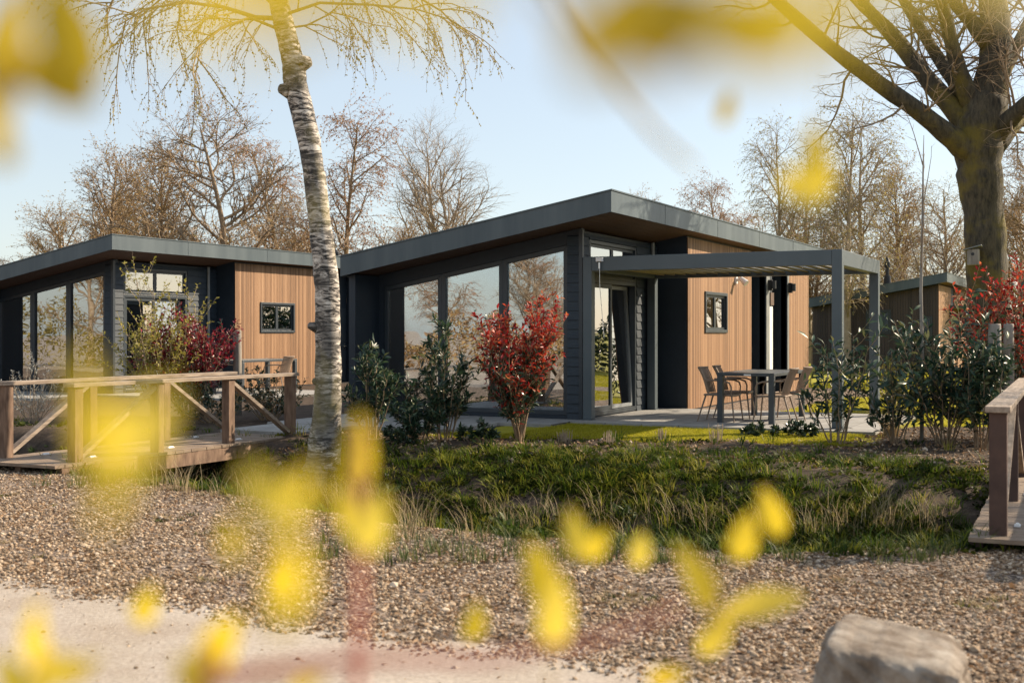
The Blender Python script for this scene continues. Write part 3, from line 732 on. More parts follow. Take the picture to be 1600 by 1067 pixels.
# terraces
def slab(name, rects, c, z1=0.0, z0=-.14):
    mb = MB()
    for a, b_, p, q_ in rects: mb.box(a, b_, p, q_, z0, z1)
    o = mb.build(name, M['tile'], None); o.location = c; o.rotation_euler = (0, 0, HANG); return tag(o, kind="structure")
slab("terrace", [(-.45, 3.5, -4.7, -.0), (-1.15, -.002, .0, 4.2), (-2.7, -1.152, .9, 4.2)], C0)
slab("path", [(-4.1, -2.702, 2.6, 3.95)], C0, -.005, -.16)
slab("terrace", [(-.45, 3.5, -4.2, -.0), (-2.2, -.002, .0, 4.2)], CL)

# ------------------------------------------------------------------ pergola
pg = thing("pergola", "dark grey metal pergola with slatted roof over the dining table", "pergola", C0, HANG)
PU0, PU1, PW0, PW1, PT = -.07, 3.05, -.06, -4.16, 2.62
for k, (u, w) in enumerate(((PU0, PW0), (PU0, PW1), (PU1, PW1), (PU1, PW0))):
    mb = MB(); su = 1 if u == PU0 else -1; sw_ = -1 if w == PW0 else 1
    mb.box(min(u, u+su*.15), max(u, u+su*.15), min(w, w+sw_*.15), max(w, w+sw_*.15), .012, PT)
    ps = mb.build("post", M['pergola'], pg, bevel=.006)
    fb = MB(); fb.box(min(u, u+su*.15)-.02, max(u, u+su*.15)+.02, min(w, w+sw_*.15)-.02, max(w, w+sw_*.15)+.02, .0, .0115); fb.build("foot_plate", M['pergola'], ps)
BZ = PT-.23
for (a, c, p, q_) in ((PU0+.004, PU0+.146, PW1+.152, PW0-.152), (PU1-.146, PU1-.004, PW1+.152, PW0-.152), (PU0+.152, PU1-.152, PW1+.004, PW1+.146), (PU0+.152, PU1-.152, PW0-.146, PW0-.004)):
    mb = MB(); mb.box(a, c, p, q_, BZ, PT-.004); mb.build("beam", M['pergola'], pg, bevel=.006)
mb = MB(); n = 19; pitch = (PW0-.15-PW1-.15)/n
for k in range(n):
    w = PW1+.15+pitch*(k+.5)
    c_, s_ = math.cos(R(20)), math.sin(R(20)); hw_ = .086
    mb.prism([(w-hw_*c_, BZ+.075-hw_*s_), (w+hw_*c_, BZ+.075+hw_*s_), (w+hw_*c_-.006, BZ+.1+hw_*s_), (w-hw_*c_-.006, BZ+.1-hw_*s_)], 'x', PU0+.149, PU1-.149)
mb.build("louver_roof", M['louver'], pg)
mb = MB(); mb.box(PU0-.05, PU0+.0, PW0-.36, PW0-.24, PT-.085, PT-.02); cb = mb.build("crank_box", M['white'], pg, bevel=.006)
mb = MB(); mb.tube([(PU0-.03, PW0-.3, PT-.1), (PU0-.035, PW0-.31, PT-.5), (PU0-.03, PW0-.38, PT-1.3)], [.005, .005, .005], 6)
mb.tube([(PU0-.03, PW0-.3, PT-.2), (PU0-.03, PW0-.3, PT-.1)], [.02, .02], 8); mb.build("crank_rod", M['steel'], cb)

# ------------------------------------------------------------------ garden furniture
def make_table(label, u, w, c):
    t = thing("garden_table", label, "table", H2W(u, w, .0, c), HANG, "dark metal garden tables")
    L, B, Hh = 2.05, .9, .78
    mb = MB()
    mb.box(0, L, 0, .07, Hh-.05, Hh); mb.box(0, L, B-.07, B, Hh-.05, Hh); mb.box(0, .07, .072, B-.072, Hh-.05, Hh); mb.box(L-.07, L, .072, B-.072, Hh-.05, Hh)
    mb.build("table_frame", M['table'], t, bevel=.004)
    mb = MB(); n = 14
    for k in range(n): mb.box(.072+(L-.144)*k/n+.003, .072+(L-.144)*(k+1)/n-.003, .073, B-.073, Hh-.03, Hh-.006)
    mb.build("tabletop", M['tabletop'], t)
    for x in (0, L-.09):
        for y in (0, B-.09):
            mb = MB(); mb.box(x+.001, x+.089, y+.001, y+.089, 0, Hh-.051); mb.build("leg", M['table'], t, bevel=.004)
    mb = MB(); mb.box(-.004, -.0005, .36, .47, Hh-.04, Hh-.02); mb.build("badge", M['white'], t)
    return t
def make_chair():                       # faces local +x
    t = thing("garden_chair", "x", "chair", (0, 0, 0), 0, "slim armchairs round the garden tables")
    st = MB(); n = 12; vs = []
    for i in range(n+1):
        for j in range(n+1):
            x = -.22+.46*i/n; y = (-.23+.46*j/n)*(1-.12*(i/n)*0); vs.append((x, y, .44-.02*math.sin(math.pi*j/n)*math.sin(math.pi*i/n)+.02*(i/n)**4*-1))
    st.add(vs, [(i*(n+1)+j, (i+1)*(n+1)+j, (i+1)*(n+1)+j+1, i*(n+1)+j+1) for i in range(n) for j in range(n)])
    o = st.build("seat", M['rope'], t, True); md = o.modifiers.new("thick", 'SOLIDIFY'); md.thickness = .022
    fr_ = MB(); fr_.tube([(-.22, -.23, .425), (.24, -.23, .425), (.24, .23, .425), (-.22, .23, .425), (-.22, -.23, .425)], [.014]*5, 8); fr_.build("seat_frame", M['chair'], t)
    bk = MB(); N = 15
    for k in range(N):                   # curved back of upright woven strands flaring outwards at the top
        a = (k/(N-1)-.5)*1.5; pts = []
        for j in range(6):
            tt = j/5; rad = .25+.02*tt; x = .02-rad*math.cos(a)-.075*tt-.05*tt**3; y = rad*math.sin(a)*1.02
            pts.append((x, y, .45+.39*tt))
        bk.tube(pts, [.011]*6, 5)
    bk.build("backrest", M['rope'], t)
    rl = MB(); pts = []
    for k in range(15):
        a = (k/14-.5)*1.62; rad = .27; pts.append((.02-rad*math.cos(a)-.125, rad*math.sin(a)*1.02, .845))
    rl.tube(pts, [.016]*15, 7); rl.build("top_rail", M['chair'], t)
    for s_ in (-1, 1):
        ar = MB(); ar.tube([(-.2, s_*.235, .66), (-.05, s_*.27, .655), (.12, s_*.275, .645), (.2, s_*.27, .615), (.225, s_*.26, .55), (.22, s_*.245, .43)], [.013, .014, .014, .014, .013, .013], 8); ar.build("armrest", M['chair'], t)
        lg = MB(); lg.tube([(.22, s_*.22, .425), (.27, s_*.25, 0)], [.015, .011], 8); lg.build("leg", M['chair'], t)
        lg = MB(); lg.tube([(-.2, s_*.2, .43), (-.2, s_*.2, .425), (-.33, s_*.24, 0)], [.016, .016, .011], 8); lg.build("leg", M['chair'], t)
    return t
TU, TW = .36, -3.05
make_table("garden table under the pergola beside the timber wall", TU, TW, C0)
make_table("garden table behind the end of the long timber bridge", .9, -3.0, CL)
ch = make_chair()
spots = [(TU+.34, TW+.92, -90, "chair at the table's near left corner, its back to the glazed door", C0), (TU+1.22, TW+.95, -84, "chair farther along the table's left side, before the timber wall", C0),
         (TU+.3, TW+.08, 92, "nearest chair on the right side of the pergola table", C0), (TU+1.2, TW+.06, 88, "farther chair on the right side of the pergola table", C0),
         (1.4, -2.0, -90, "left chair at the table beyond the long bridge", CL), (2.1, -3.1, 90, "right chair at the table beyond the long bridge", CL)]
for i, (u, w, a, lb, c) in enumerate(spots):
    o = ch if i == 0 else copy_tree(ch)
    o.location = H2W(u, w, .0, c); o.rotation_euler = (0, 0, HANG+R(a)); o["label"] = lb

# ------------------------------------------------------------------ timber bridges
def brace_bar(mb, x0, z0, x1, z1, y): mb.bar((x0, y, z0), (x1, y, z1), .045, .095, (0, 1, 0))
def make_bridge(label, org, ang, x0, x1, y0, y1, rails, posts, dz, mp, mr, group="timber footbridges over the ditch"):
    t = thing("footbridge", label, "bridge", (org[0], org[1], dz), ang, group)
    mb = MB(); n = int((x1-x0)/.145)
    for k in range(n): mb.box(x0+.145*k, x0+.145*k+.137, y0+random.uniform(-.006, .006), y1+random.uniform(-.006, .006), -.03-random.random()*.003, random.random()*.003)
    mb.build("deck", M['deck'], t)
    mb = MB()
    for y in (y0+.05, (y0+y1)/2, y1-.05): mb.box(x0+.1, x1-.1, y-.045, y+.045, -.2, -.036)
    mb.build("deck_beam", mp, t)
    for y, prs, side in rails:
        mb = MB(); pz = .84 if mp is not M['darkwood'] else .88
        mb.box(posts[0]-.1, posts[-1]+.1, y-.085, y+.085, pz, pz+.045)
        rl = mb.build("railing", mr, t, bevel=.005)
        for x in posts:
            mb = MB(); mb.box(x-.06, x+.06, y-.06, y+.06, -.22, pz-.001); mb.build("post", mp, rl, bevel=.006)
        for i, kind in enumerate(prs):
            if not kind: continue
            a, c = posts[i]+.062, posts[i+1]-.062; mb = MB()
            if kind == 'u': brace_bar(mb, a, .06, c, pz-.05, y)
            else: brace_bar(mb, a, pz-.05, c, .06, y)
            mb.build("brace", mr, rl)
    for x in posts[:-1]:
        for y in (y0+.32, y1-.3):
            mb = MB(); xx = x+.45; mb.box(xx-.055, xx+.055, y-.022, y+.022, .004, .012); mb.prism([(y-.016, .0122), (y+.016, .0122), (y+.01, .024), (y-.01, .024)], 'x', xx-.04, xx+.04)
            mb.build("deck_light", M['white'], t)
    return t
make_bridge("long timber footbridge with braced railings left of the birch", (-4.90, 13.64), HANG, -.4, 4.35, -.12, 1.25,
            [(0, 'u d', 1), (1.1, 'u d', 1)] and [(0, ['u', '', 'd'], 1), (1.1, ['u', '', 'd'], 1)], [0, 1.3, 2.62, 3.95], .1, M['oldwood'], M['railtop'])
make_bridge("dark timber footbridge cut off by the right edge of the photo", (3.5, 8.75), math.atan2(.908, .418), -.22, 6.4, -1.35, .19,
            [(0, ['u', 'd', 'u'], 1), (-1.16, ['u', 'd', 'u'], 1)], [0, 1.95, 3.9, 5.85], .1, M['darkwood'], M['railtop'])

# ------------------------------------------------------------------ boulder
def lumpy(v, f, seed): return math.sin(v.x*f+seed)*math.cos(v.y*f*1.3+seed*2)*.5+math.sin(v.z*f*1.1+v.x*f*.7+seed*3)*.5
bm = bmesh.new(); bmesh.ops.create_cube(bm, size=2); bmesh.ops.subdivide_edges(bm, edges=bm.edges[:], cuts=47, use_grid_fill=True)
for v in bm.verts:
    p = v.co.copy(); nn = sum(abs(c)**9 for c in p)**(1/9); q_ = p/nn
    h01 = (q_.z+1)/2
    x2 = q_.x*.275; y2 = q_.y*.31*(1-.06*h01)
    x2 += (.06*h01**1.3 if q_.x < 0 else -.012*h01)*abs(q_.x)          # the left side leans in, the right stays upright
    x2 *= 1-.1*max(0, q_.y)*h01
    z2 = -.06+h01*.475
    if h01 > .5: z2 += (-.035*q_.x+.005*q_.y)*(h01-.5)*2
    nrm = Vector((p.x**3, p.y**3, p.z**3)).normalized()
    k = .018*lumpy(p, 2.6, 1)+.008*lumpy(p, 7, 2)+.004*lumpy(p, 17, 4)
    side = 1-abs(nrm.z)
    k += side*(.016*math.sin(p.x*7+p.y*6+.6*math.sin(p.z*2))+.007*math.sin(p.x*17-p.y*13+p.z*1.5))
    k += .010*lumpy(p, 11, 5)+.006*lumpy(p, 29, 7)+.004*lumpy(p, 47, 3)
    v.co = Vector((x2, y2, z2))+nrm*k*(1 if side > .4 else .3)
me = bpy.data.meshes.new("boulder"); bm.to_mesh(me); bm.free(); me.materials.append(M['stone'])
me.polygons.foreach_set("use_smooth", [True]*len(me.polygons))
o = bpy.data.objects.new("boulder", me); col.objects.link(o); o.location = (1.41, 4.55, 0); o.rotation_euler = (0, 0, R(-22))
tag(o, "large flat-topped boulder lying on the gravel in the right foreground", "boulder")

# weathered stakes
def stake(label, px, y_top, y_base_depth, rope=False, r=.075, lean=0):
    d = y_base_depth; top = W(px, y_top, d); g = float(ground_z(top.x, d))
    t = thing("wooden_stake", label, "stake", (top.x, d, g), 0, "weathered wooden stakes")
    h = top.z-g; mb = MB(); mb.tube([(0, 0, -.1), (lean*.3, 0, h*.35), (lean*.7, 0, h*.7), (lean, 0, h-.02), (lean, 0, h)], [r, r*1.02, r*.97, r*.95, r*.88], 12, wob=.07)
    mb.build("stake_body", M['greywood'], t, True)
    if rope:
        mb = MB(); mb.tube([(math.cos(k*.5)*(r+.012), math.sin(k*.5)*(r+.012), h*.45+k*.012) for k in range(40)], [.012]*40, 6); mb.build("rope", M['black'], t)
stake("short weathered stake beside the red bush at the left cabin", 371, 516, 21.5, False, .075)
stake("left one of two grey stakes below the red bush at right, wound with rope", 1554, 506, 15.6, True, .085)
stake("right one of two grey stakes below the red bush at right, smooth", 1576, 506, 15.9, False, .07)

# ------------------------------------------------------------------ trees
def rnd_perp(d):
    a = Vector((random.gauss(0, 1), random.gauss(0, 1), random.gauss(0, 1))); a -= d*a.dot(d)
    return a.normalized()
def grow(out, p, d, L, r, lev, P, inherit=0):
    """out[lev] collects (points, radii); P per level: n, len, ang, droop, wig, seg"""
    Q = P[lev]; seg = Q['seg']; pts = [p.copy()]; rad = [r]; d = d.normalized(); dirs = [d.copy()]
    tip = Q.get('tip', .35)
    for i in range(seg):
        d = (d+rnd_perp(d)*Q['wig']*random.random()+Vector((0, 0, Q['up'])))
        d.normalize(); p = p+d*(L/seg); pts.append(p.copy()); rad.append(r*(1-(1-tip)*(i+1)/seg)); dirs.append(d.copy())
    out.setdefault(lev, []).append((pts, rad))
    if lev+1 >= len(P): return
    C = P[lev+1]; n = C['n']; n = int(n*random.uniform(.75, 1.25)*min(1.4, max(.35, L/Q['L0']))+.5)
    for k in range(n):
        t = Q['from']+(1-Q['from'])*((k+random.random())/n); f = t*seg; i = min(int(f), seg-1); fr_ = f-i
        q = pts[i].lerp(pts[i+1], fr_); rr = rad[i]+(rad[i+1]-rad[i])*fr_; dd = dirs[i+1]
        ang = R(C['ang']*random.uniform(.7, 1.3)); nd = dd*math.cos(ang)+rnd_perp(dd)*math.sin(ang)
        if C.get('flat'): nd.z *= C['flat']
        taper = (1-C.get('taper', .6)*(t-Q['from'])/(1-Q['from']+1e-6))
        grow(out, q, nd, C['L0']*random.uniform(.65, 1.2)*taper, min(rr*.75, C['r']*(.6+.4*taper)), lev+1, P)
def wood_mesh(name, branches, mt, sides):
    mb = MB()
    for lev, lst in branches.items():
        for pts, rad in lst: mb.tube(pts, rad, sides.get(lev, 3), cap=False)
    return mb.mesh(name, mt, True)
def leaf_cloud(name, P_, D_, L_, wd, mt, fold=.25, droop=0):
    """P_ bases, D_ directions (n,3), L_ lengths: leaves with a folded midrib"""
    P_ = np.asarray(P_, float); D_ = np.asarray(D_, float); n = len(P_); L_ = np.asarray(L_, float)[:, None]
    D_ /= np.linalg.norm(D_, axis=1)[:, None]+1e-9
    up = rng.normal(0, .55, (n, 3))+np.array([0, 0, 1.0]); up -= D_*(up*D_).sum(1)[:, None]; up /= np.linalg.norm(up, axis=1)[:, None]+1e-9
    sd = np.cross(D_, up); wv = L_*wd/2
    base = P_; c = P_+D_*L_*.5+up*L_*.02; tip = P_+D_*L_-up*L_*droop
    l1 = P_+D_*L_*.42+sd*wv+up*wv*fold*2; r1 = P_+D_*L_*.42-sd*wv+up*wv*fold*2
    l2 = P_+D_*L_*.75+sd*wv*.72+up*(wv*fold*1.4-L_*droop*.5); r2 = P_+D_*L_*.75-sd*wv*.72+up*(wv*fold*1.4-L_*droop*.5)
    V = np.stack([base, c, tip, l1, l2, r1, r2], 1).reshape(-1, 3)
    T = np.array([[0, 1, 3], [3, 1, 4], [4, 1, 2], [0, 5, 1], [5, 6, 1], [6, 2, 1]])
    Fc = (np.arange(n)*7)[:, None, None]+T[None]
    return np_obj(name, V, Fc.reshape(-1, 3), mt, 'none', True)
def link(o, parent=None): 
    col.objects.link(o); o.parent = parent; return o
def mobj(name, me, parent=None): return link(bpy.data.objects.new(name, me), parent)

def tree_proto(P, Ht, r0, bud, bmat, bdens=1, trunks=((0, 0, 0),), bark='twig', bsize=.07):
    br = {}
    for (ox, oy, tilt) in trunks:
        grow(br, Vector((ox, oy, -.2)), Vector((tilt, random.uniform(-.05, .05), 1)), Ht*random.uniform(.9, 1.05), r0, 0, P)
    top = max(br)
    main_ = {k: v for k, v in br.items() if k <= 1}; fine = {k: v for k, v in br.items() if k > 1}
    tm = wood_mesh("trunk", main_, M[bark], {0: 9, 1: 5}); cm = wood_mesh("twigs", fine, M[bark], {2: 3, 3: 3})
    bm_ = None
    if bud:
        P_, D_, L_ = [], [], []
        for pts, rad in br[top]:
            for i in range(1, len(pts)):
                for _ in range(bud):
                    if random.random() < bdens:
                        q = pts[i-1].lerp(pts[i], random.random()); P_.append(tuple(q)); dv = pts[i]-pts[i-1]
                        D_.append(tuple(dv.normalized()+Vector((random.gauss(0, .6), random.gauss(0, .6), random.gauss(-.15, .6))))); L_.append(bsize*random.uniform(.6, 1.4))
        bo = leaf_cloud("buds", P_, D_, L_, .55, bmat); bm_ = bo.data; bpy.data.objects.remove(bo)
    print("tree", {k: len(v) for k, v in br.items()})
    return tm, cm, bm_
def L(n, L0, ang, up, wig, seg, r=.05, frm=.15, taper=.5, tip=.3, flat=None):
    return dict(n=n, L0=L0, ang=ang, up=up, wig=wig, seg=seg, r=r, taper=taper, tip=tip, flat=flat, **{'from': frm})
H0 = 11.0
P_up = [L(1, H0, 0, .0, .1, 9, .2, .2, tip=.12), L(30, 4.2, 44, .07, .25, 7, .07, .12, .62), L(19, 1.5, 42, .03, .35, 5, .024, .08, .4), L(9, .7, 38, .0, .4, 3, .0125, .05, .3)]
P_weep = [L(1, H0, 0, .0, .1, 9, .17, .2, tip=.1), L(26, 3.4, 40, .06, .25, 6, .055, .12, .6), L(14, 1.4, 45, -.08, .3, 5, .02, .12, .4), L(9, .85, 40, -.28, .3, 4, .0115, .05, .3)]
P_oak = [L(1, H0*.9, 0, .0, .14, 8, .2, .2, tip=.15), L(22, 4.8, 56, .05, .34, 9, .075, .12, .55), L(22, 1.8, 48, .06, .5, 5, .03, .12, .4), L(10, .75, 45, .05, .5, 3, .0135, .05, .3)]
protos = {
 'upright': tree_proto(P_up, H0, .16, 0, None, trunks=((-.35, 0, -.04), (.35, .2, .05)), bark='paleTwig'),
 'budding': tree_proto(P_up, H0, .2, 2, M['budleaf'], .7, bsize=.085),
 'redbirch': tree_proto(P_weep, H0, .17, 2, M['redbud'], .75, bsize=.075),
 'olive': tree_proto(P_weep, H0, .17, 2, M['olivebud'], .5, bark='paleTwig', bsize=.07),
 'oaklike': tree_proto(P_oak, H0*.9, .2, 1, M['budleaf'], .7, bsize=.08),
}
def place_tree(kind, label, px, d, ytop, cat="tree", wide=1.0, rz=None, x=None, y=None, h=None, bs=None):
    tm, cm, bm_ = protos[kind]
    zt = max(v.co.z for v in cm.vertices)
    if x is None: x = W(px, 520, d).x; y = d; h = CAMZ-(ytop-520)/F*d
    k = h/zt
    t = thing("birch_tree" if kind in ('redbirch', 'olive') else "bare_tree", label, cat, (x, y, 0), random.random()*6.28 if rz is None else rz, "bare spring trees behind the cabins")
    t.scale = (k*wide, k*wide, k)
    mobj("trunk", tm, t); mobj("crown", cm, t)
    if bm_: mobj("buds", bm_, t)
    return t
place_tree('budding', "brownish tree farthest left above the left cabin's roof", 165, 46, 205, wide=1.15)
place_tree('budding', "dense brown tree between the farthest left tree and the spreading one", 262, 50, 205, wide=1.15)
place_tree('oaklike', "tall spreading bare tree above the right half of the left cabin's roof", 378, 40, 118, wide=1.15, rz=1.0)
place_tree('redbirch', "reddish birch just right of the foreground birch trunk", 545, 44, 155, wide=1.1)
place_tree('upright', "pale bare tree with two stems standing alone above the middle cabin's roof", 708, 48, 138, wide=1.15, rz=.2)
place_tree('budding', "small bare bush-like tree low behind the left slope of the middle roof", 628, 42, 330, wide=1.3)
place_tree('budding', "tiny tree top just right of the middle roof's peak", 998, 62, 285, wide=.8)
place_tree('redbirch', "pinkish weeping birch left of the roof vent", 1128, 50, 250, wide=1.0)
place_tree('olive', "slim olive birch directly above the pergola's right end", 1212, 48, 172, wide=.9)
place_tree('olive', "left stem of the tall olive pair beside the oak", 1322, 45, 135, wide=1.0)
place_tree('olive', "right stem of the tall olive pair beside the oak", 1352, 47, 160, wide=1.0)
place_tree('budding', "low leafy tree behind the pergola's right corner", 1272, 52, 320, wide=1.3)
place_tree('oaklike', "dark branching tree behind the oak trunk, at the right edge", 1600, 36, 205, wide=1.0, rz=2.2)
place_tree('budding', "wide brown tree directly above the left cabin's door", 225, 56, 262, wide=1.5, rz=4)
place_tree('redbirch', "reddish-brown birch between the spreading tree and the leaning birch trunk", 450, 53, 190, wide=1.1)
place_tree('budding', "brown tree half hidden by the left cabin's roof, farthest back on the left", 100, 62, 300, wide=1.5)
place_tree('olive', "pale olive tree between the slim birch and the olive pair", 1265, 58, 215, wide=1.2)
place_tree('budding', "tan tree right of the olive pair, behind the thin sapling", 1410, 55, 235, wide=1.1)
place_tree('olive', "wide pale tree just left of the oak trunk", 1470, 62, 270, wide=1.3)
place_tree('redbirch', "pinkish low tree behind the middle cabin's right fascia", 1170, 60, 305, wide=1.4)
place_tree('budding', "tan tree right of the oak trunk at the right edge", 1590, 48, 270, wide=1.1)
place_tree('olive', "low pale crown above the farthest cabin's roof", 1428, 66, 375, wide=1.6)
place_tree('redbirch', "small reddish tree top at the very left edge", -10, 60, 385, wide=1.4)
place_tree('budding', "low brown tree between the reddish birch and the two-stemmed tree", 470, 52, 290, wide=1.2)
place_tree('oaklike', "low bare tree peeping out left of the oak trunk above the far roof", 1495, 50, 300, wide=.9, rz=.5)
# the trees the windows mirror, and the one whose shadow streaks the gravel
for i, (x, y, h, kd) in enumerate(((-36, 9, 9, 'budding'), (-31, -6, 5.5, 'redbirch'), (-24, -9, 9, 'budding'), (-34, 3, 11, 'budding'), (-30, 9, 8, 'budding'), (-40, 0, 8, 'redbirch'), (-20, -14, 11, 'olive'),
                               (-34, 15, 8, 'budding'), (-33, 20, 7.5, 'budding'), (-36, 25, 8, 'redbirch'), (-32, 30, 7, 'budding'), (-42, 18, 10, 'olive'), (-38, -10, 9, 'upright'), (-41, -6, 8, 'redbirch'), (-36, -15, 7, 'upright'))):
    place_tree(kd, "bare tree across the lane that only the windows mirror", 0, 0, 0, x=x, y=y, h=h, wide=1.25)["group"] = "trees across the lane mirrored in the windows"
place_tree('oaklike', "bare tree out of view at right whose shadow streaks the gravel", 0, 0, 0, x=15.2, y=13.2, h=9.5, wide=.9)["group"] = "trees beside the lane, outside the picture"

for i, (x, y, h, kd) in enumerate(((27, 33, 9, 'budding'), (31, 38, 10, 'oaklike'), (24, 29, 8, 'redbirch'))):
    place_tree(kd, "bare tree beyond the oak that only the door glass mirrors", 0, 0, 0, x=x, y=y, h=h, wide=1.2)["group"] = "trees beyond the oak, outside the picture"
# far hedge mass closing the view under the crowns
def hedge(label, x0, x1, y, h, mt):
    n = 15000; xx = rng.uniform(x0, x1, n); hh = h*(.75+.25*np.sin(xx*.9)+.18*np.sin(xx*2.7)); zz = hh*rng.random(n)**.7
    yy = y+rng.normal(0, .7, n)*(1-.4*zz/h)
    o = leaf_cloud("hedge", np.stack([xx, yy, zz], 1), rng.normal(0, 1, (n, 3)), .09+.1*rng.random(n), .5, mt); link(o)
    return tag(o, label, "hedge")
hedge("low brown hedge behind the middle cabin's far end", 11, 26, 66, 2.6, M['budleaf'])
hedge("low brown hedge beyond the left cabin", -34, -8, 62, 3.0, M['budleaf'])
o = hedge("brown hedge across the lane that only the windows mirror", -11, 11, 0, 2.4, M['budleaf']); o.location = (-24, 2, 0); o.rotation_euler = (0, 0, R(115))
o = hedge("tall brown hedge farther along the lane that only the windows mirror", -12, 14, 0, 3.2, M['olivebud']); o.location = (-37, 20, 0); o.rotation_euler = (0, 0, R(92))

hedge("evergreen hedge hidden behind the middle cabin, mirrored in the left cabin's window", 1.5, 8.6, 38.5, 3.5, M['greenleaf'])
o = hedge("evergreen hedge beyond the oak that only the door glass mirrors", -8, 7, 0, 3.4, M['greenleaf']); o.location = (23.5, 33.5, 0); o.rotation_euler = (0, 0, R(128))
# ---- foreground birch
bt = thing("birch_tree", "leaning white birch with peeling bark between the two nearest cabins", "tree", (0, 0, 0))
D = 15.4
tr = [(503, 760, 56), (505, 725, 54), (510, 660, 46), (513, 600, 41), (512, 520, 40), (511, 450, 38), (506, 400, 37), (499, 340, 34), (492, 280, 34), (483, 220, 35), (470, 165, 36), (461, 130, 37), (459, 100, 36), (450, 65, 32), (440, 25, 31), (431, -20, 30), (424, -70, 27), (420, -130, 24)]
pts = []; rads = []
for i in range(len(tr)-1):
    for k in range(4):
        t = k/4; a, b_ = tr[i], tr[i+1]
        pts.append(W(a[0]+(b_[0]-a[0])*t, a[1]+(b_[1]-a[1])*t, D)); rads.append((a[2]+(b_[2]-a[2])*t)*D/F/2*random.uniform(.97, 1.03))
mb = MB(); mb.tube(pts, rads, 22, wob=.04)
for (px, py, dx, r_) in ((470, 100, 17, 11), (452, 142, -17, 10), (496, 512, -15, 7), (500, 598, -12, 6)):          # knots and branch scars
    c = W(px, py, D-.03); e_ = W(px+dx, py-4, D-.03); k = D/F
    mb.tube([c, c.lerp(e_, .5), c.lerp(e_, .9), e_], [r_*1.35*k, r_*1.0*k, r_*.7*k, r_*.4*k], 12)
for a in (0, 1.3, 2.5, 3.6, 4.8, 5.6):                                       # root flare
    b0 = W(504, 742, D); e_ = b0+Vector((math.cos(a)*.42, math.sin(a)*.42, -.22)); mb.tube([b0+Vector((0, 0, .25)), b0+Vector((math.cos(a)*.17, math.sin(a)*.17, .05)), e_], [.13, .11, .05], 8)
mb.build("trunk", M['birch'], bt, True)
br = {}
P_b = [None, L(1, 2.6, 60, -.02, .25, 9, .03, .1, .3), L(13, 1.0, 45, -.13, .35, 6, .010, .08, .4), L(8, .55, 40, -.28, .35, 5, .0045, .1, .3)]
def limb(pxs, r0, r1, dd=0):
    pl = [W(px, py, D+dd*i/(len(pxs)-1)) for i, (px, py) in enumerate(pxs)]; n = len(pl)
    rr = [r0+(r1-r0)*i/(n-1) for i in range(n)]; br.setdefault(1, []).append((pl, rr)); return pl
def sprout(pl, P, lev, n, lo=.1):
    for k in range(n):
        f = (lo+(1-lo)*(k+random.random())/n)*(len(pl)-1); i = min(int(f), len(pl)-2); q = pl[i].lerp(pl[i+1], f-i); dd = (pl[i+1]-pl[i]).normalized()
        a = R(P[lev]['ang']*random.uniform(.6, 1.5)); nd = dd*math.cos(a)+rnd_perp(dd)*math.sin(a)
        grow(br, q, nd, P[lev]['L0']*random.uniform(.6, 1.3), P[lev]['r'], lev, P)
for pxs, r0, dd, n in (([(441, 30), (400, 28), (350, 12), (290, 4), (230, 14), (185, 40)], .035, -.6, 15), ([(440, 20), (410, -10), (360, -30), (300, -25), (250, 0), (215, 30)], .035, .7, 14),
                       ([(445, 50), (390, 28), (345, 45), (310, 75), (300, 110)], .022, -1.0, 8), ([(436, 5), (480, -22), (560, -30), (640, -12), (690, 18), (715, 45)], .035, .3, 15),
                       ([(440, 25), (500, 5), (580, 8), (650, 15), (700, 30)], .022, -.8, 10), ([(446, 45), (480, 40), (520, 20), (560, 30)], .016, .6, 5), ([(432, -30), (380, -60), (300, -60), (190, -20), (165, 20)], .04, .2, 12)):
    sprout(limb(pxs, r0, .007, dd), P_b, 2, n)
mobj("branches", wood_mesh("branches", br, M['twig'], {1: 7, 2: 4, 3: 3}), bt)
P_, D_, L_ = [], [], []
for lev in (2, 3):
    for ps, rd in br[lev]:
        for i in range(1, len(ps)):
            for _ in range(2 if lev == 3 else 1):
                q = ps[i-1].lerp(ps[i], random.random()); P_.append(tuple(q)); D_.append((random.gauss(0, .5), random.gauss(0, .5), random.gauss(-.7, .5))); L_.append(random.uniform(.018, .042))
link(leaf_cloud("young_leaves", P_, D_, L_, .6, M['olivebud']), bt)

# ---- the big oak at right
ok = thing("oak_tree", "massive bare oak with spreading limbs at the right edge", "tree", (0, 0, 0))
D = 23.0; k = D/F
def polypix(pp, sub=3, dd=0):
    P_ = []; Rr = []
    for i in range(len(pp)-1):
        for j in range(sub):
            t = j/sub; a, b_ = pp[i], pp[i+1]
            if i == 0 or i == len(pp)-2: xx = a[0]+(b_[0]-a[0])*t; yy = a[1]+(b_[1]-a[1])*t
            else:                                       # Catmull-Rom between the picked points
                p0, p3 = pp[i-1], pp[i+2]; cr = lambda u0, u1, u2, u3: .5*((2*u1)+(-u0+u2)*t+(2*u0-5*u1+4*u2-u3)*t*t+(-u0+3*u1-3*u2+u3)*t**3)
                xx = cr(p0[0], a[0], b_[0], p3[0]); yy = cr(p0[1], a[1], b_[1], p3[1])
            f = (i+t)/(len(pp)-1); P_.append(W(xx, yy, D+dd*f)); Rr.append((a[2]+(b_[2]-a[2])*t)*k/2*random.uniform(.95, 1.05))
    P_.append(W(pp[-1][0], pp[-1][1], D+dd)); Rr.append(pp[-1][2]*k/2); return P_, Rr
mb = MB()
P1, R1 = polypix([(1546, 690, 92), (1544, 640, 78), (1543, 540, 66), (1543, 450, 62), (1540, 380, 60), (1535, 320, 61), (1531, 270, 66), (1529, 225, 74), (1534, 185, 72), (1542, 150, 62)], 4)
mb.tube(P1, R1, 20, wob=.1)
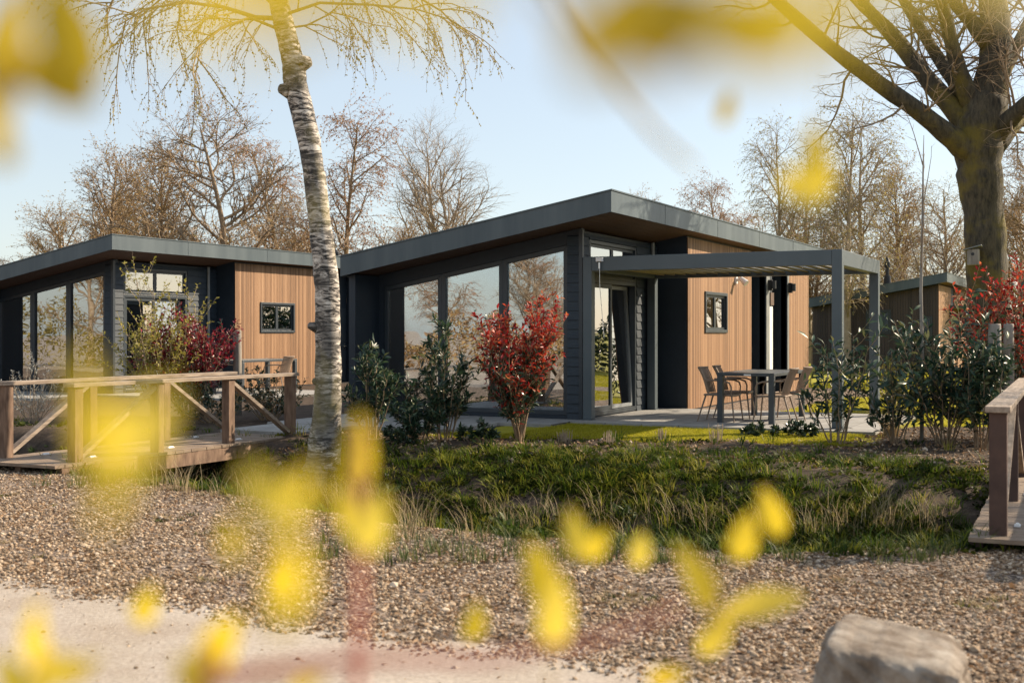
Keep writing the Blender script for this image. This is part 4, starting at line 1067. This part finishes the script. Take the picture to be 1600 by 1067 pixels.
limbs = [([(1524, 250, 38), (1490, 218, 34), (1440, 178, 27), (1375, 132, 25), (1300, 76, 21), (1225, 12, 18), (1170, -35, 13)], -1.2),
         ([(1520, 210, 36), (1480, 160, 30), (1440, 112, 27), (1400, 62, 25), (1362, 22, 20), (1325, -15, 18)], .9),
         ([(1520, 185, 28), (1490, 125, 24), (1462, 85, 19), (1420, 15, 16), (1395, -25, 14)], 1.5),
         ([(1525, 180, 36), (1498, 110, 24), (1483, 50, 21), (1468, -10, 19)], -.6),
         ([(1538, 190, 62), (1550, 120, 52), (1557, 60, 46), (1550, 0, 42), (1548, -60, 36)], .3),
         ([(1545, 70, 30), (1520, 36, 22), (1490, 5, 18), (1470, -25, 14)], 1.0),
         ([(1548, 215, 40), (1580, 185, 26), (1620, 150, 22), (1680, 120, 18)], -1.4), ([(1552, 140, 32), (1580, 90, 22), (1605, 40, 18), (1630, -20, 16)], 1.2),
         ([(1552, 235, 30), (1590, 190, 22), (1640, 185, 18), (1700, 150, 14)], 2.0)]
br = {}
P_k = [None, None, L(9, 1.5, 55, .05, .5, 6, .028, .15, .4), L(7, .75, 48, .04, .55, 5, .010, .1, .4), L(4, .35, 45, .03, .5, 3, .0055, .1, .3)]
for pp, dd in limbs:
    Pp, Rp = polypix(pp, 3, dd); mb.tube(Pp, Rp, 12, wob=.12)
    sprout(Pp, P_k, 2, 14, .2)
sprout(P1[20:], P_k, 3, 22, .1)
mb.build("trunk", M['oakbark'], ok, True)
mobj("twigs", wood_mesh("twigs", br, M['twig'], {2: 5, 3: 4, 4: 3}), ok)
# bird box on the trunk
bx = W(1521, 400, D-.42); b0 = thing("bird_box", "small bird box with grey-blue roof on the oak trunk", "bird box", bx, R(-28))
mb = MB(); mb.box(-.1, .1, -.1, .1, -.17, .12); mb.build("box_body", M['greywood'], b0, bevel=.004)
mb = MB(); mb.bar((-.17, 0, .11), (.15, 0, .19), .28, .02, (0, 0, 1)); mb.build("box_roof", M['grey'], b0)
mb = MB(); mb.tube([(0, -.1005, .03), (0, -.104, .03)], [.03, .03], 14); mb.build("entry_hole", M['black'], b0)

# ------------------------------------------------------------------ shrubs
def shrub(name, label, cat, base, h, wid, nst, nsub, leafL, wd, parts, stemmat='twig', up=.05, leafper=1.0, bend=.5, low=.15, droop=.1, spread=.12, group=None, lrad=.012, shape='round'):
    """parts: list of (mesh name, material, test(height fraction, rim fraction) -> probability)"""
    t = thing(name, label, cat, base, 0, group)
    mb = MB(); Pn = [([], [], []) for _ in parts]
    def leaves(pts, n, f0):
        for q_ in range(n):
            f = (f0+(1-f0)*random.random())*(len(pts)-1); i = min(int(f), len(pts)-2); q = pts[i].lerp(pts[i+1], f-i); dd = (pts[i+1]-pts[i]).normalized()
            a = R(random.uniform(30, 75)); nd = dd*math.cos(a)+rnd_perp(dd)*math.sin(a)
            hf = q.z/h; rf = min(1, math.hypot(q.x, q.y)/(wid/2+1e-6))
            wts = [pt[2](hf, rf) for pt in parts]; tot = sum(wts)+1e-9; rr = random.random()*tot; j = 0
            while j < len(parts)-1 and rr > wts[j]: rr -= wts[j]; j += 1
            Pn[j][0].append(tuple(q)); Pn[j][1].append(tuple(nd)); Pn[j][2].append(leafL*random.uniform(.6, 1.2))
    for k in range(nst):
        a = 6.283*(k+random.random())/nst; ro = wid/2*math.sqrt(random.random())
        if shape == 'round': ht = h*random.uniform(.75, 1.02)*math.sqrt(max(.12, 1-.75*(ro/(wid/2))**2))
        else: ht = h*random.uniform(.55, 1.0)*(1-.35*ro/(wid/2))
        p0 = Vector((math.cos(a)*spread*random.random(), math.sin(a)*spread*random.random(), -.03)); p3 = Vector((math.cos(a)*ro, math.sin(a)*ro, ht))
        p1 = p0+Vector((math.cos(a)*ro*.25, math.sin(a)*ro*.25, ht*.4)); p2 = p0+Vector((math.cos(a)*ro*.75, math.sin(a)*ro*.75, ht*.68))
        pts = []
        for i in range(9):
            s_ = i/8; b_ = [(1-s_)**3, 3*s_*(1-s_)**2, 3*s_*s_*(1-s_), s_**3]; pts.append(p0*b_[0]+p1*b_[1]+p2*b_[2]+p3*b_[3]+Vector((random.gauss(0, .008), random.gauss(0, .008), 0)))
        mb.tube(pts, [lrad*(1-.75*i/8) for i in range(9)], 5, cap=False)
        leaves(pts, int(20*leafper), low+.15)
        for m_ in range(nsub):
            f = random.uniform(low, .98)*8; i = min(int(f), 7); q = pts[i].lerp(pts[i+1], f-i); dd = (pts[i+1]-pts[i]).normalized()
            an = R(random.uniform(25, 60)); nd = (dd*math.cos(an)+rnd_perp(dd)*math.sin(an)+Vector((0, 0, up*4))).normalized(); ln = h*random.uniform(.1, .24)
            sp = [q, q+nd*ln*.5, q+(nd+Vector((0, 0, up*3))).normalized()*ln]
            mb.tube(sp, [lrad*.4, lrad*.3, lrad*.15], 3, cap=False); leaves(sp, int(15*leafper), .1)
    mb.build("stems", M[stemmat], t, True)
    for (nm, mt, _), (A, B, C_) in zip(parts, Pn):
        if A: link(leaf_cloud(nm, A, B, C_, wd, mt, .25, droop), t)
    return t
def base_at(px, py, d=None):
    if d: p = W(px, 520, d); return Vector((p.x, d, float(ground_z(p.x, d))))
    return on_ground(px, py)
redp = lambda lo, hi: (lambda hf, rf: np.clip(.12+1.0*(hf-lo)/(hi-lo), .08, 1)*(.35+.65*rf))
grnp = lambda lo, hi: (lambda hf, rf: 1.0-np.clip((hf-lo)/(hi-lo), 0, .93))
shrub("photinia_bush", "bright red-leaved bush in front of the middle cabin's glazing", "bush", base_at(812, 690, 16.3), 1.95, 1.55, 15, 26, .085, .38,
      [("red_leaves", M['redleaf'], redp(.15, .8)), ("green_leaves", M['greenleaf'], grnp(.1, .8))], low=.22, leafper=1.0, lrad=.016, spread=.03)
shrub("photinia_bush", "dark crimson bush in front of the left cabin beside the stake", "bush", base_at(292, 0, 21.0), 1.95, 1.75, 20, 20, .085, .4,
      [("red_leaves", M['crimson'], redp(.05, .5)), ("green_leaves", M['greenleaf'], grnp(.1, .5))], low=.2, lrad=.016)
shrub("photinia_bush", "orange-red bush at right behind the two stakes under the oak", "bush", base_at(1572, 0, 16.6), 2.5, 1.6, 18, 20, .085, .38,
      [("red_leaves", M['redleaf'], redp(.3, .6)), ("green_leaves", M['greenleaf'], grnp(.3, .8))], low=.25, lrad=.016)
shrub("yellow_shrub", "tall thin yellow-green shrub leaning over the crimson bush", "bush", base_at(250, 0, 20.6), 3.2, 1.5, 18, 12, .065, .5,
      [("leaves", M['limeleaf'], lambda a, b_: 1)], stemmat='paleTwig', low=.15, leafper=.95, shape='vase', lrad=.012)
one = lambda a, b_: 1
lau = [("leaves", M['laurel'], one)]
LG = "dark laurel bushes along the planting bed"
shrub("laurel_bush", "slim upright laurel just right of the birch trunk", "bush", base_at(582, 0, 16.8), 1.55, .66, 9, 6, .13, .26, lau, leafper=1.15, shape='vase', group=LG)
shrub("laurel_bush", "low loose laurel between the slim one and the spiky one", "bush", base_at(655, 0, 16.4), 1.0, .8, 9, 6, .12, .28, lau, leafper=1.1, shape='vase', group=LG)
shrub("laurel_bush", "spiky upright laurel before the second window pane, left of the red bush", "bush", base_at(697, 0, 16.4), 1.75, .68, 10, 6, .13, .26, lau, leafper=1.15, shape='vase', group=LG)
shrub("laurel_bush", "loose laurel covering the pergola's front right post", "bush", base_at(1308, 0, 15.8), 2.05, .9, 8, 5, .17, .25, lau, leafper=.62, shape='vase', group=LG)
shrub("laurel_bush", "dense laurel left of the thin sapling", "bush", base_at(1398, 0, 15.9), 1.8, 1.1, 8, 6, .16, .26, lau, leafper=.6, shape='vase', group=LG)
shrub("laurel_bush", "broad dense laurel right of the thin sapling", "bush", base_at(1476, 0, 15.6), 2.15, 1.5, 16, 8, .16, .26, lau, leafper=.7, shape='vase', group=LG)
shrub("laurel_bush", "dark laurel filling the gap before the two stakes at right", "bush", base_at(1535, 0, 15.2), 1.4, .9, 12, 6, .13, .28, lau, leafper=1.0, group=LG)
GC = "low dark green plants on the bed edge"
for px, py, hh, ww, lb in ((746, 690, .3, .5, "low dark plant left of the red bush's stem"), (1188, 682, .2, .5, "low dark plant in front of the table's right front leg"), (1252, 684, .24, .5, "low dark plant right of the table beside the laurel"), (625, 695, .3, .6, "low dark plant beneath the loose laurel")):
    shrub("ground_plant", lb, "plant", on_ground(px, py), hh, ww, 9, 3, .08, .4, [("leaves", M['greenleaf'], one)], leafper=.9, group=GC, lrad=.005, spread=.2)
shrub("yellow_shrub", "sunlit yellow-leaved bush seen through the laurels behind the sapling", "bush", base_at(1402, 0, 22.5), 1.1, 1.3, 14, 10, .06, .5, [("leaves", M['limeleaf'], one)], 'paleTwig', leafper=.9)
shrub("silver_shrub", "pale silvery shrub before the left cabin's glazing", "bush", base_at(52, 0, 19.5), 1.15, 1.0, 16, 6, .045, .25, [("leaves", M['silver'], one)], 'paleTwig', leafper=.9, lrad=.008)
shrub("hedge_bush", "dark brown-green bush beneath the table at the left cabin", "bush", base_at(420, 0, 20.2), .95, 1.3, 18, 6, .07, .4, [("leaves", M['greenleaf'], one), ("old_leaves", M['budleaf'], lambda a, b_: .35)], leafper=.9)
shrub("hedge_bush", "low dark bush under the crimson bush behind the bridge railing", "bush", base_at(330, 0, 19.6), .75, 1.5, 16, 6, .07, .4, [("leaves", M['greenleaf'], one), ("old_leaves", M['budleaf'], lambda a, b_: .2)], leafper=.9)
# broad clumps left of the bridge
for px, d_, hh, ww, mt, lb in ((20, 16.6, .55, 1.1, 'limeleaf', "yellow clump of grass-like growth behind the bridge's far railing at left"), (62, 16.0, .45, 1.2, 'verge', "dark green clump on the ditch bank under the bridge railing"), (12, 15.6, .4, 1.0, 'verge', "green clump at the left edge behind the railing post")):
    p = base_at(px, 0, d_); Vb, Fb = blades([p+Vector((random.gauss(0, ww*.3), random.gauss(0, .25), 0)) for _ in range(18)], 26, hh, .16, .012, .8)
    tag(np_obj("grass_clump", Vb-np.array(p)[None], Fb, M[mt]), lb, "grass clump").location = p
p = on_ground(1392, 682); Vb, Fb = blades([p], 420, .62, .1, .004, 1.25)
tag(np_obj("grass_clump", Vb-np.array(p)[None], Fb, M['drygrass']), "dry arching grass clump at the foot of the laurels left of the sapling", "grass clump").location = p
for i, (px, py, lb) in enumerate(((882, 690, "leftmost cut-back dry stub on the lawn edge, right of the red bush"), (950, 694, "second cut-back dry stub from the red bush"), (1035, 690, "cut-back dry stub below the pergola's left part"), (1120, 690, "tallest cut-back dry stub, below the table's left leg"))):
    p = on_ground(px, py); vs = MB()
    for _ in range(34):
        a = random.random()*6.28; r_ = random.random()*.09; b0 = Vector((math.cos(a)*r_, math.sin(a)*r_, -.01)); vs.tube([b0, b0*1.3+Vector((0, 0, random.uniform(.1, .2 if i < 3 else .26)))], [.0045, .003], 4)
    o = vs.build("plant_stub", M['paleTwig']); o.location = p; tag(o, lb, "plant", "cut-back perennial stubs along the lawn")
# sapling
p = on_ground(1440, 692); sp = thing("young_tree", "very thin leafless sapling standing before the laurels", "sapling", p)
mb = MB(); hgt = 4.05
mb.tube([(0, 0, -.05), (.01, 0, 1), (-.01, 0, 2), (.015, 0, 3), (0.02, 0, 3.6), (.03, 0, hgt)], [.028, .026, .022, .016, .011, .004], 8); mb.build("trunk", M['greywood'], sp, True)
br = {}; P_s = [None, None, L(4, .8, 14, .04, .12, 6, .008, .2, .4), L(4, .16, 40, .05, .3, 3, .004, .1, .3)]
sprout([Vector((0, 0, 2.0)), Vector((0, 0, 2.6)), Vector((.015, 0, 3.2)), Vector((.02, 0, 3.7))], P_s, 2, 8, 0)
mobj("twigs", wood_mesh("twigs", br, M['twig'], {2: 5, 3: 3}), sp)
# broad dock leaves on the near ditch edge
for px, py, lb in ((610, 765, "broad green dock leaves right of the birch foot"), (790, 815, "broad green dock leaves in the middle of the ditch"), (985, 800, "broad green dock leaves below the pergola, in the ditch")):
    p = on_ground(px, py+12); n = 12; A = [(random.gauss(0, .06), random.gauss(0, .06), .02) for _ in range(n)]; B = [(random.gauss(0, .7), random.gauss(0, .5), 1) for _ in range(n)]
    o = link(leaf_cloud("dock_plant", A, B, [random.uniform(.09, .19) for _ in range(n)], .42, M['verge'], .2, .25)); o.location = p; tag(o, lb, "plant", "dock plants in the ditch")

# ------------------------------------------------------------------ out-of-focus branches close to the lens
def near_leaf(mb, c, d, nrm, Lg, wd, mi=0):
    d = d.normalized(); nrm = (nrm-d*nrm.dot(d)).normalized(); s_ = d.cross(nrm); n = 8; vs = []
    for i in range(n+1):
        t = i/n; w_ = wd*Lg/2*math.sin(math.pi*min(1, t**.8))**.8*(1-.15*t) if 0 < t < 1 else 0
        m_ = c+d*(t-.5)*Lg-nrm*(t-.5)**2*Lg*.25
        vs += [m_-s_*w_+nrm*w_*.25, m_, m_+s_*w_+nrm*w_*.25]
    fs = []
    for i in range(n):
        fs += [(3*i, 3*i+1, 3*i+4, 3*i+3), (3*i+1, 3*i+2, 3*i+5, 3*i+4)]
    mb.add(vs, fs, mi)
def near_branch(label, stems, leaves, depth, lmat='near', smat='nearstem', rad=.0022, group="blurred yellow sprigs close to the lens"):
    t = thing("leafy_sprig", label, "sprig", (0, 0, 0), 0, group)
    mb = MB()
    for st in stems:
        pts = [W(x, y, dd if dd else depth) if not isinstance(x, str) else Vector(y) for (x, y, dd) in st]
        out = []
        for i in range(len(pts)-1):
            for k_ in range(5): out.append(pts[i].lerp(pts[i+1], k_/5))
        out.append(pts[-1])
        mb.tube(out, [rad*(1-.5*i/len(out)) for i in range(len(out))], 8)
    mb.build("stem", M[smat], t, True)
    lb = MB()
    for (px, py, lpx, ang, wd, dd) in leaves:
        d0 = depth+dd; a = R(ang); dirv = Vector((math.cos(a), random.uniform(-.3, .3), math.sin(a)))
        nr = Vector((random.uniform(-.5, .5), -1, random.uniform(.0, .7)))
        near_leaf(lb, W(px, py, d0), dirv, nr, lpx*d0/F, wd)
    lb.build("leaves", M[lmat], t, True)
    return t
GND = lambda px, d: ('g', (W(px, 0, d).x, d, -.02), 0)
near_branch("sprig with the crossing yellow leaves left of the boulder", [[GND(1080, .8), (1100, 1100, 0), (1115, 1000, 0), (1110, 930, 0), (1080, 850, 0)], [(1115, 1000, 0), (1160, 960, 0), (1240, 930, 0)], [(1115, 1000, 0), (1130, 900, 0), (1180, 810, 0), (1205, 760, 0)]],
            [(1088, 900, 130, 120, .42, 0), (1198, 942, 130, 12, .38, .02), (1120, 985, 100, 60, .5, .03), (1162, 838, 85, 75, .55, .06), (1205, 800, 85, 110, .5, .08), (1000, 858, 60, 80, .6, .1), (1045, 1055, 70, 20, .5, 0)], .74, rad=.0009, smat='brownstem')
near_branch("sprig with an upright chain of yellow leaves low in the middle", [[GND(850, .75), (858, 1080, 0), (862, 980, 0), (858, 900, 0), (880, 820, 0)]],
            [(842, 895, 110, 105, .5, 0), (868, 955, 125, 85, .5, -.03), (898, 835, 95, 100, .45, .06), (934, 850, 60, 60, .6, .08), (740, 970, 70, 80, .6, .1)], .68, rad=.0008, smat='brownstem')
near_branch("tall sprig with golden leaves in front of the birch foot", [[GND(555, .62), (556, 1090, 0), (560, 960, 0), (562, 850, 0), (560, 740, 0), (562, 665, 0)]],
            [(560, 705, 125, 88, .42, 0), (582, 815, 110, 75, .55, -.04), (548, 800, 100, 110, .5, 0)], .6, rad=.0032)
near_branch("large blurred leaf cluster covering the lower left of the scene's middle", [[GND(430, .34), (428, 1090, 0), (432, 960, 0), (428, 800, 0)]],
            [(455, 895, 140, 80, .5, 0), (428, 790, 130, 105, .42, .02), (475, 765, 90, 60, .5, 0), (440, 945, 90, 90, .6, .02), (365, 840, 80, 100, .5, .1), (395, 755, 80, 100, .5, .05)], .35, rad=.0004, smat='brownstem')
near_branch("biggest pale yellow cluster in front of the bridge railing", [[GND(180, .28), (185, 1090, 0), (180, 900, 0), (160, 720, 0)]],
            [(150, 665, 150, 100, .42, 0), (225, 665, 150, 55, .55, -.02), (185, 735, 120, 80, .5, 0), (132, 590, 110, 95, .35, .02), (165, 790, 70, 80, .5, 0)], .3, rad=.0003, smat='brownstem')
near_branch("sprig of yellow leaves rising in the lower left corner", [[GND(60, .55), (60, 1090, 0), (65, 1000, 0), (60, 940, 0)]],
            [(58, 1000, 130, 88, .45, 0), (78, 1050, 90, 60, .6, 0), (20, 1060, 100, 110, .5, .04), (228, 945, 75, 70, .55, .12), (120, 1045, 80, 30, .5, .02)], .55, rad=.0008, smat='brownstem')
near_branch("pale sprig low at the bottom edge right of the corner sprig", [[GND(330, .55), (325, 1100, 0), (338, 1010, 0)], [(320, 1062, 0), (400, 1050, 0), (560, 1030, 0), (760, 1032, -.0), (930, 1000, 0), (1060, 948, 0)]],
            [(345, 1005, 120, 60, .55, 0), (320, 1040, 110, 80, .6, 0), (300, 1062, 90, 120, .5, 0), (430, 900, 60, 80, .5, .1), (480, 1070, 60, 30, .5, 0)], .56, rad=.0032)
# overhanging twigs at the top: they come from growth beside and above the lens
near_branch("yellow leaf cluster hanging into the top left corner", [[(-140, 340, 0), (-60, 150, 0), (20, 60, 0), (60, -80, 0)]],
            [(20, 60, 230, 80, .55, 0), (105, 45, 200, 105, .5, .02), (10, 150, 190, 60, .55, 0), (75, 120, 170, 150, .5, .03), (3, 225, 80, 100, .6, .04), (130, 100, 90, 170, .4, .06)], .37, 'nearolive', 'brownstem', .0006)
near_branch("twig with dark yellow leaves hanging from the top edge before the oak", [[(840, -40, 0), (900, 65, 0), (960, 135, 0), (1030, 215, 0), (1085, 262, 0)]],
            [(1135, 168, 60, 75, .5, .1)], .52, 'nearolive', 'brownstem', .0024)
near_branch("dark leaf mass very close to the lens at the top edge", [[(900, -220, 0), (980, -100, 0), (1060, -20, 0), (1200, -60, 0)]],
            [(960, 25, 190, 60, .55, .01), (1060, 20, 260, 10, .55, 0), (1170, 30, 240, 170, .6, 0), (1000, 70, 150, 140, .55, .01), (1110, 55, 200, 0, .5, .01), (930, 50, 110, 80, .5, .03), (1200, 60, 160, 150, .5, .02), (880, 20, 120, 120, .4, .02), (1060, 80, 160, 20, .4, .02), (960, 75, 170, 30, .6, .0), (1140, 75, 190, 165, .55, .0), (1225, 45, 150, 20, .5, .0), (1040, 40, 200, 90, .6, .01)], .21, 'nearolive', 'brownstem', .0007)
near_branch("upright yellow leaves blurred over the olive birches", [[(1290, -120, 0), (1285, 80, 0), (1272, 200, 0), (1262, 300, 0)]],
            [(1272, 235, 120, 85, .42, 0), (1252, 290, 90, 140, .5, .02), (1285, 285, 70, 60, .5, .05), (1235, 300, 50, 150, .5, .05)], .55, 'near', 'brownstem', .0004)
near_branch("yellow leaves just off the lens veiling the birch top", [[(330, -500, 0), (420, -160, 0), (470, -40, 0)]],
            [(440, 28, 250, 15, .55, 0), (600, -10, 280, 170, .5, 0), (310, -5, 220, 30, .45, 0), (500, -60, 300, 5, .6, .01), (690, -40, 220, 5, .5, .01)], .15, 'near', 'brownstem', .0002)
near_branch("yellow leaves just off the lens veiling the oak's upper limbs", [[(1300, -400, 0), (1280, -120, 0), (1330, -20, 0)]],
            [(1250, 0, 260, 30, .5, .0), (1400, -40, 260, 170, .5, .01), (1560, -60, 240, 160, .5, .01), (1330, 60, 160, 60, .35, .03)], .15, 'near', 'brownstem', .0002)
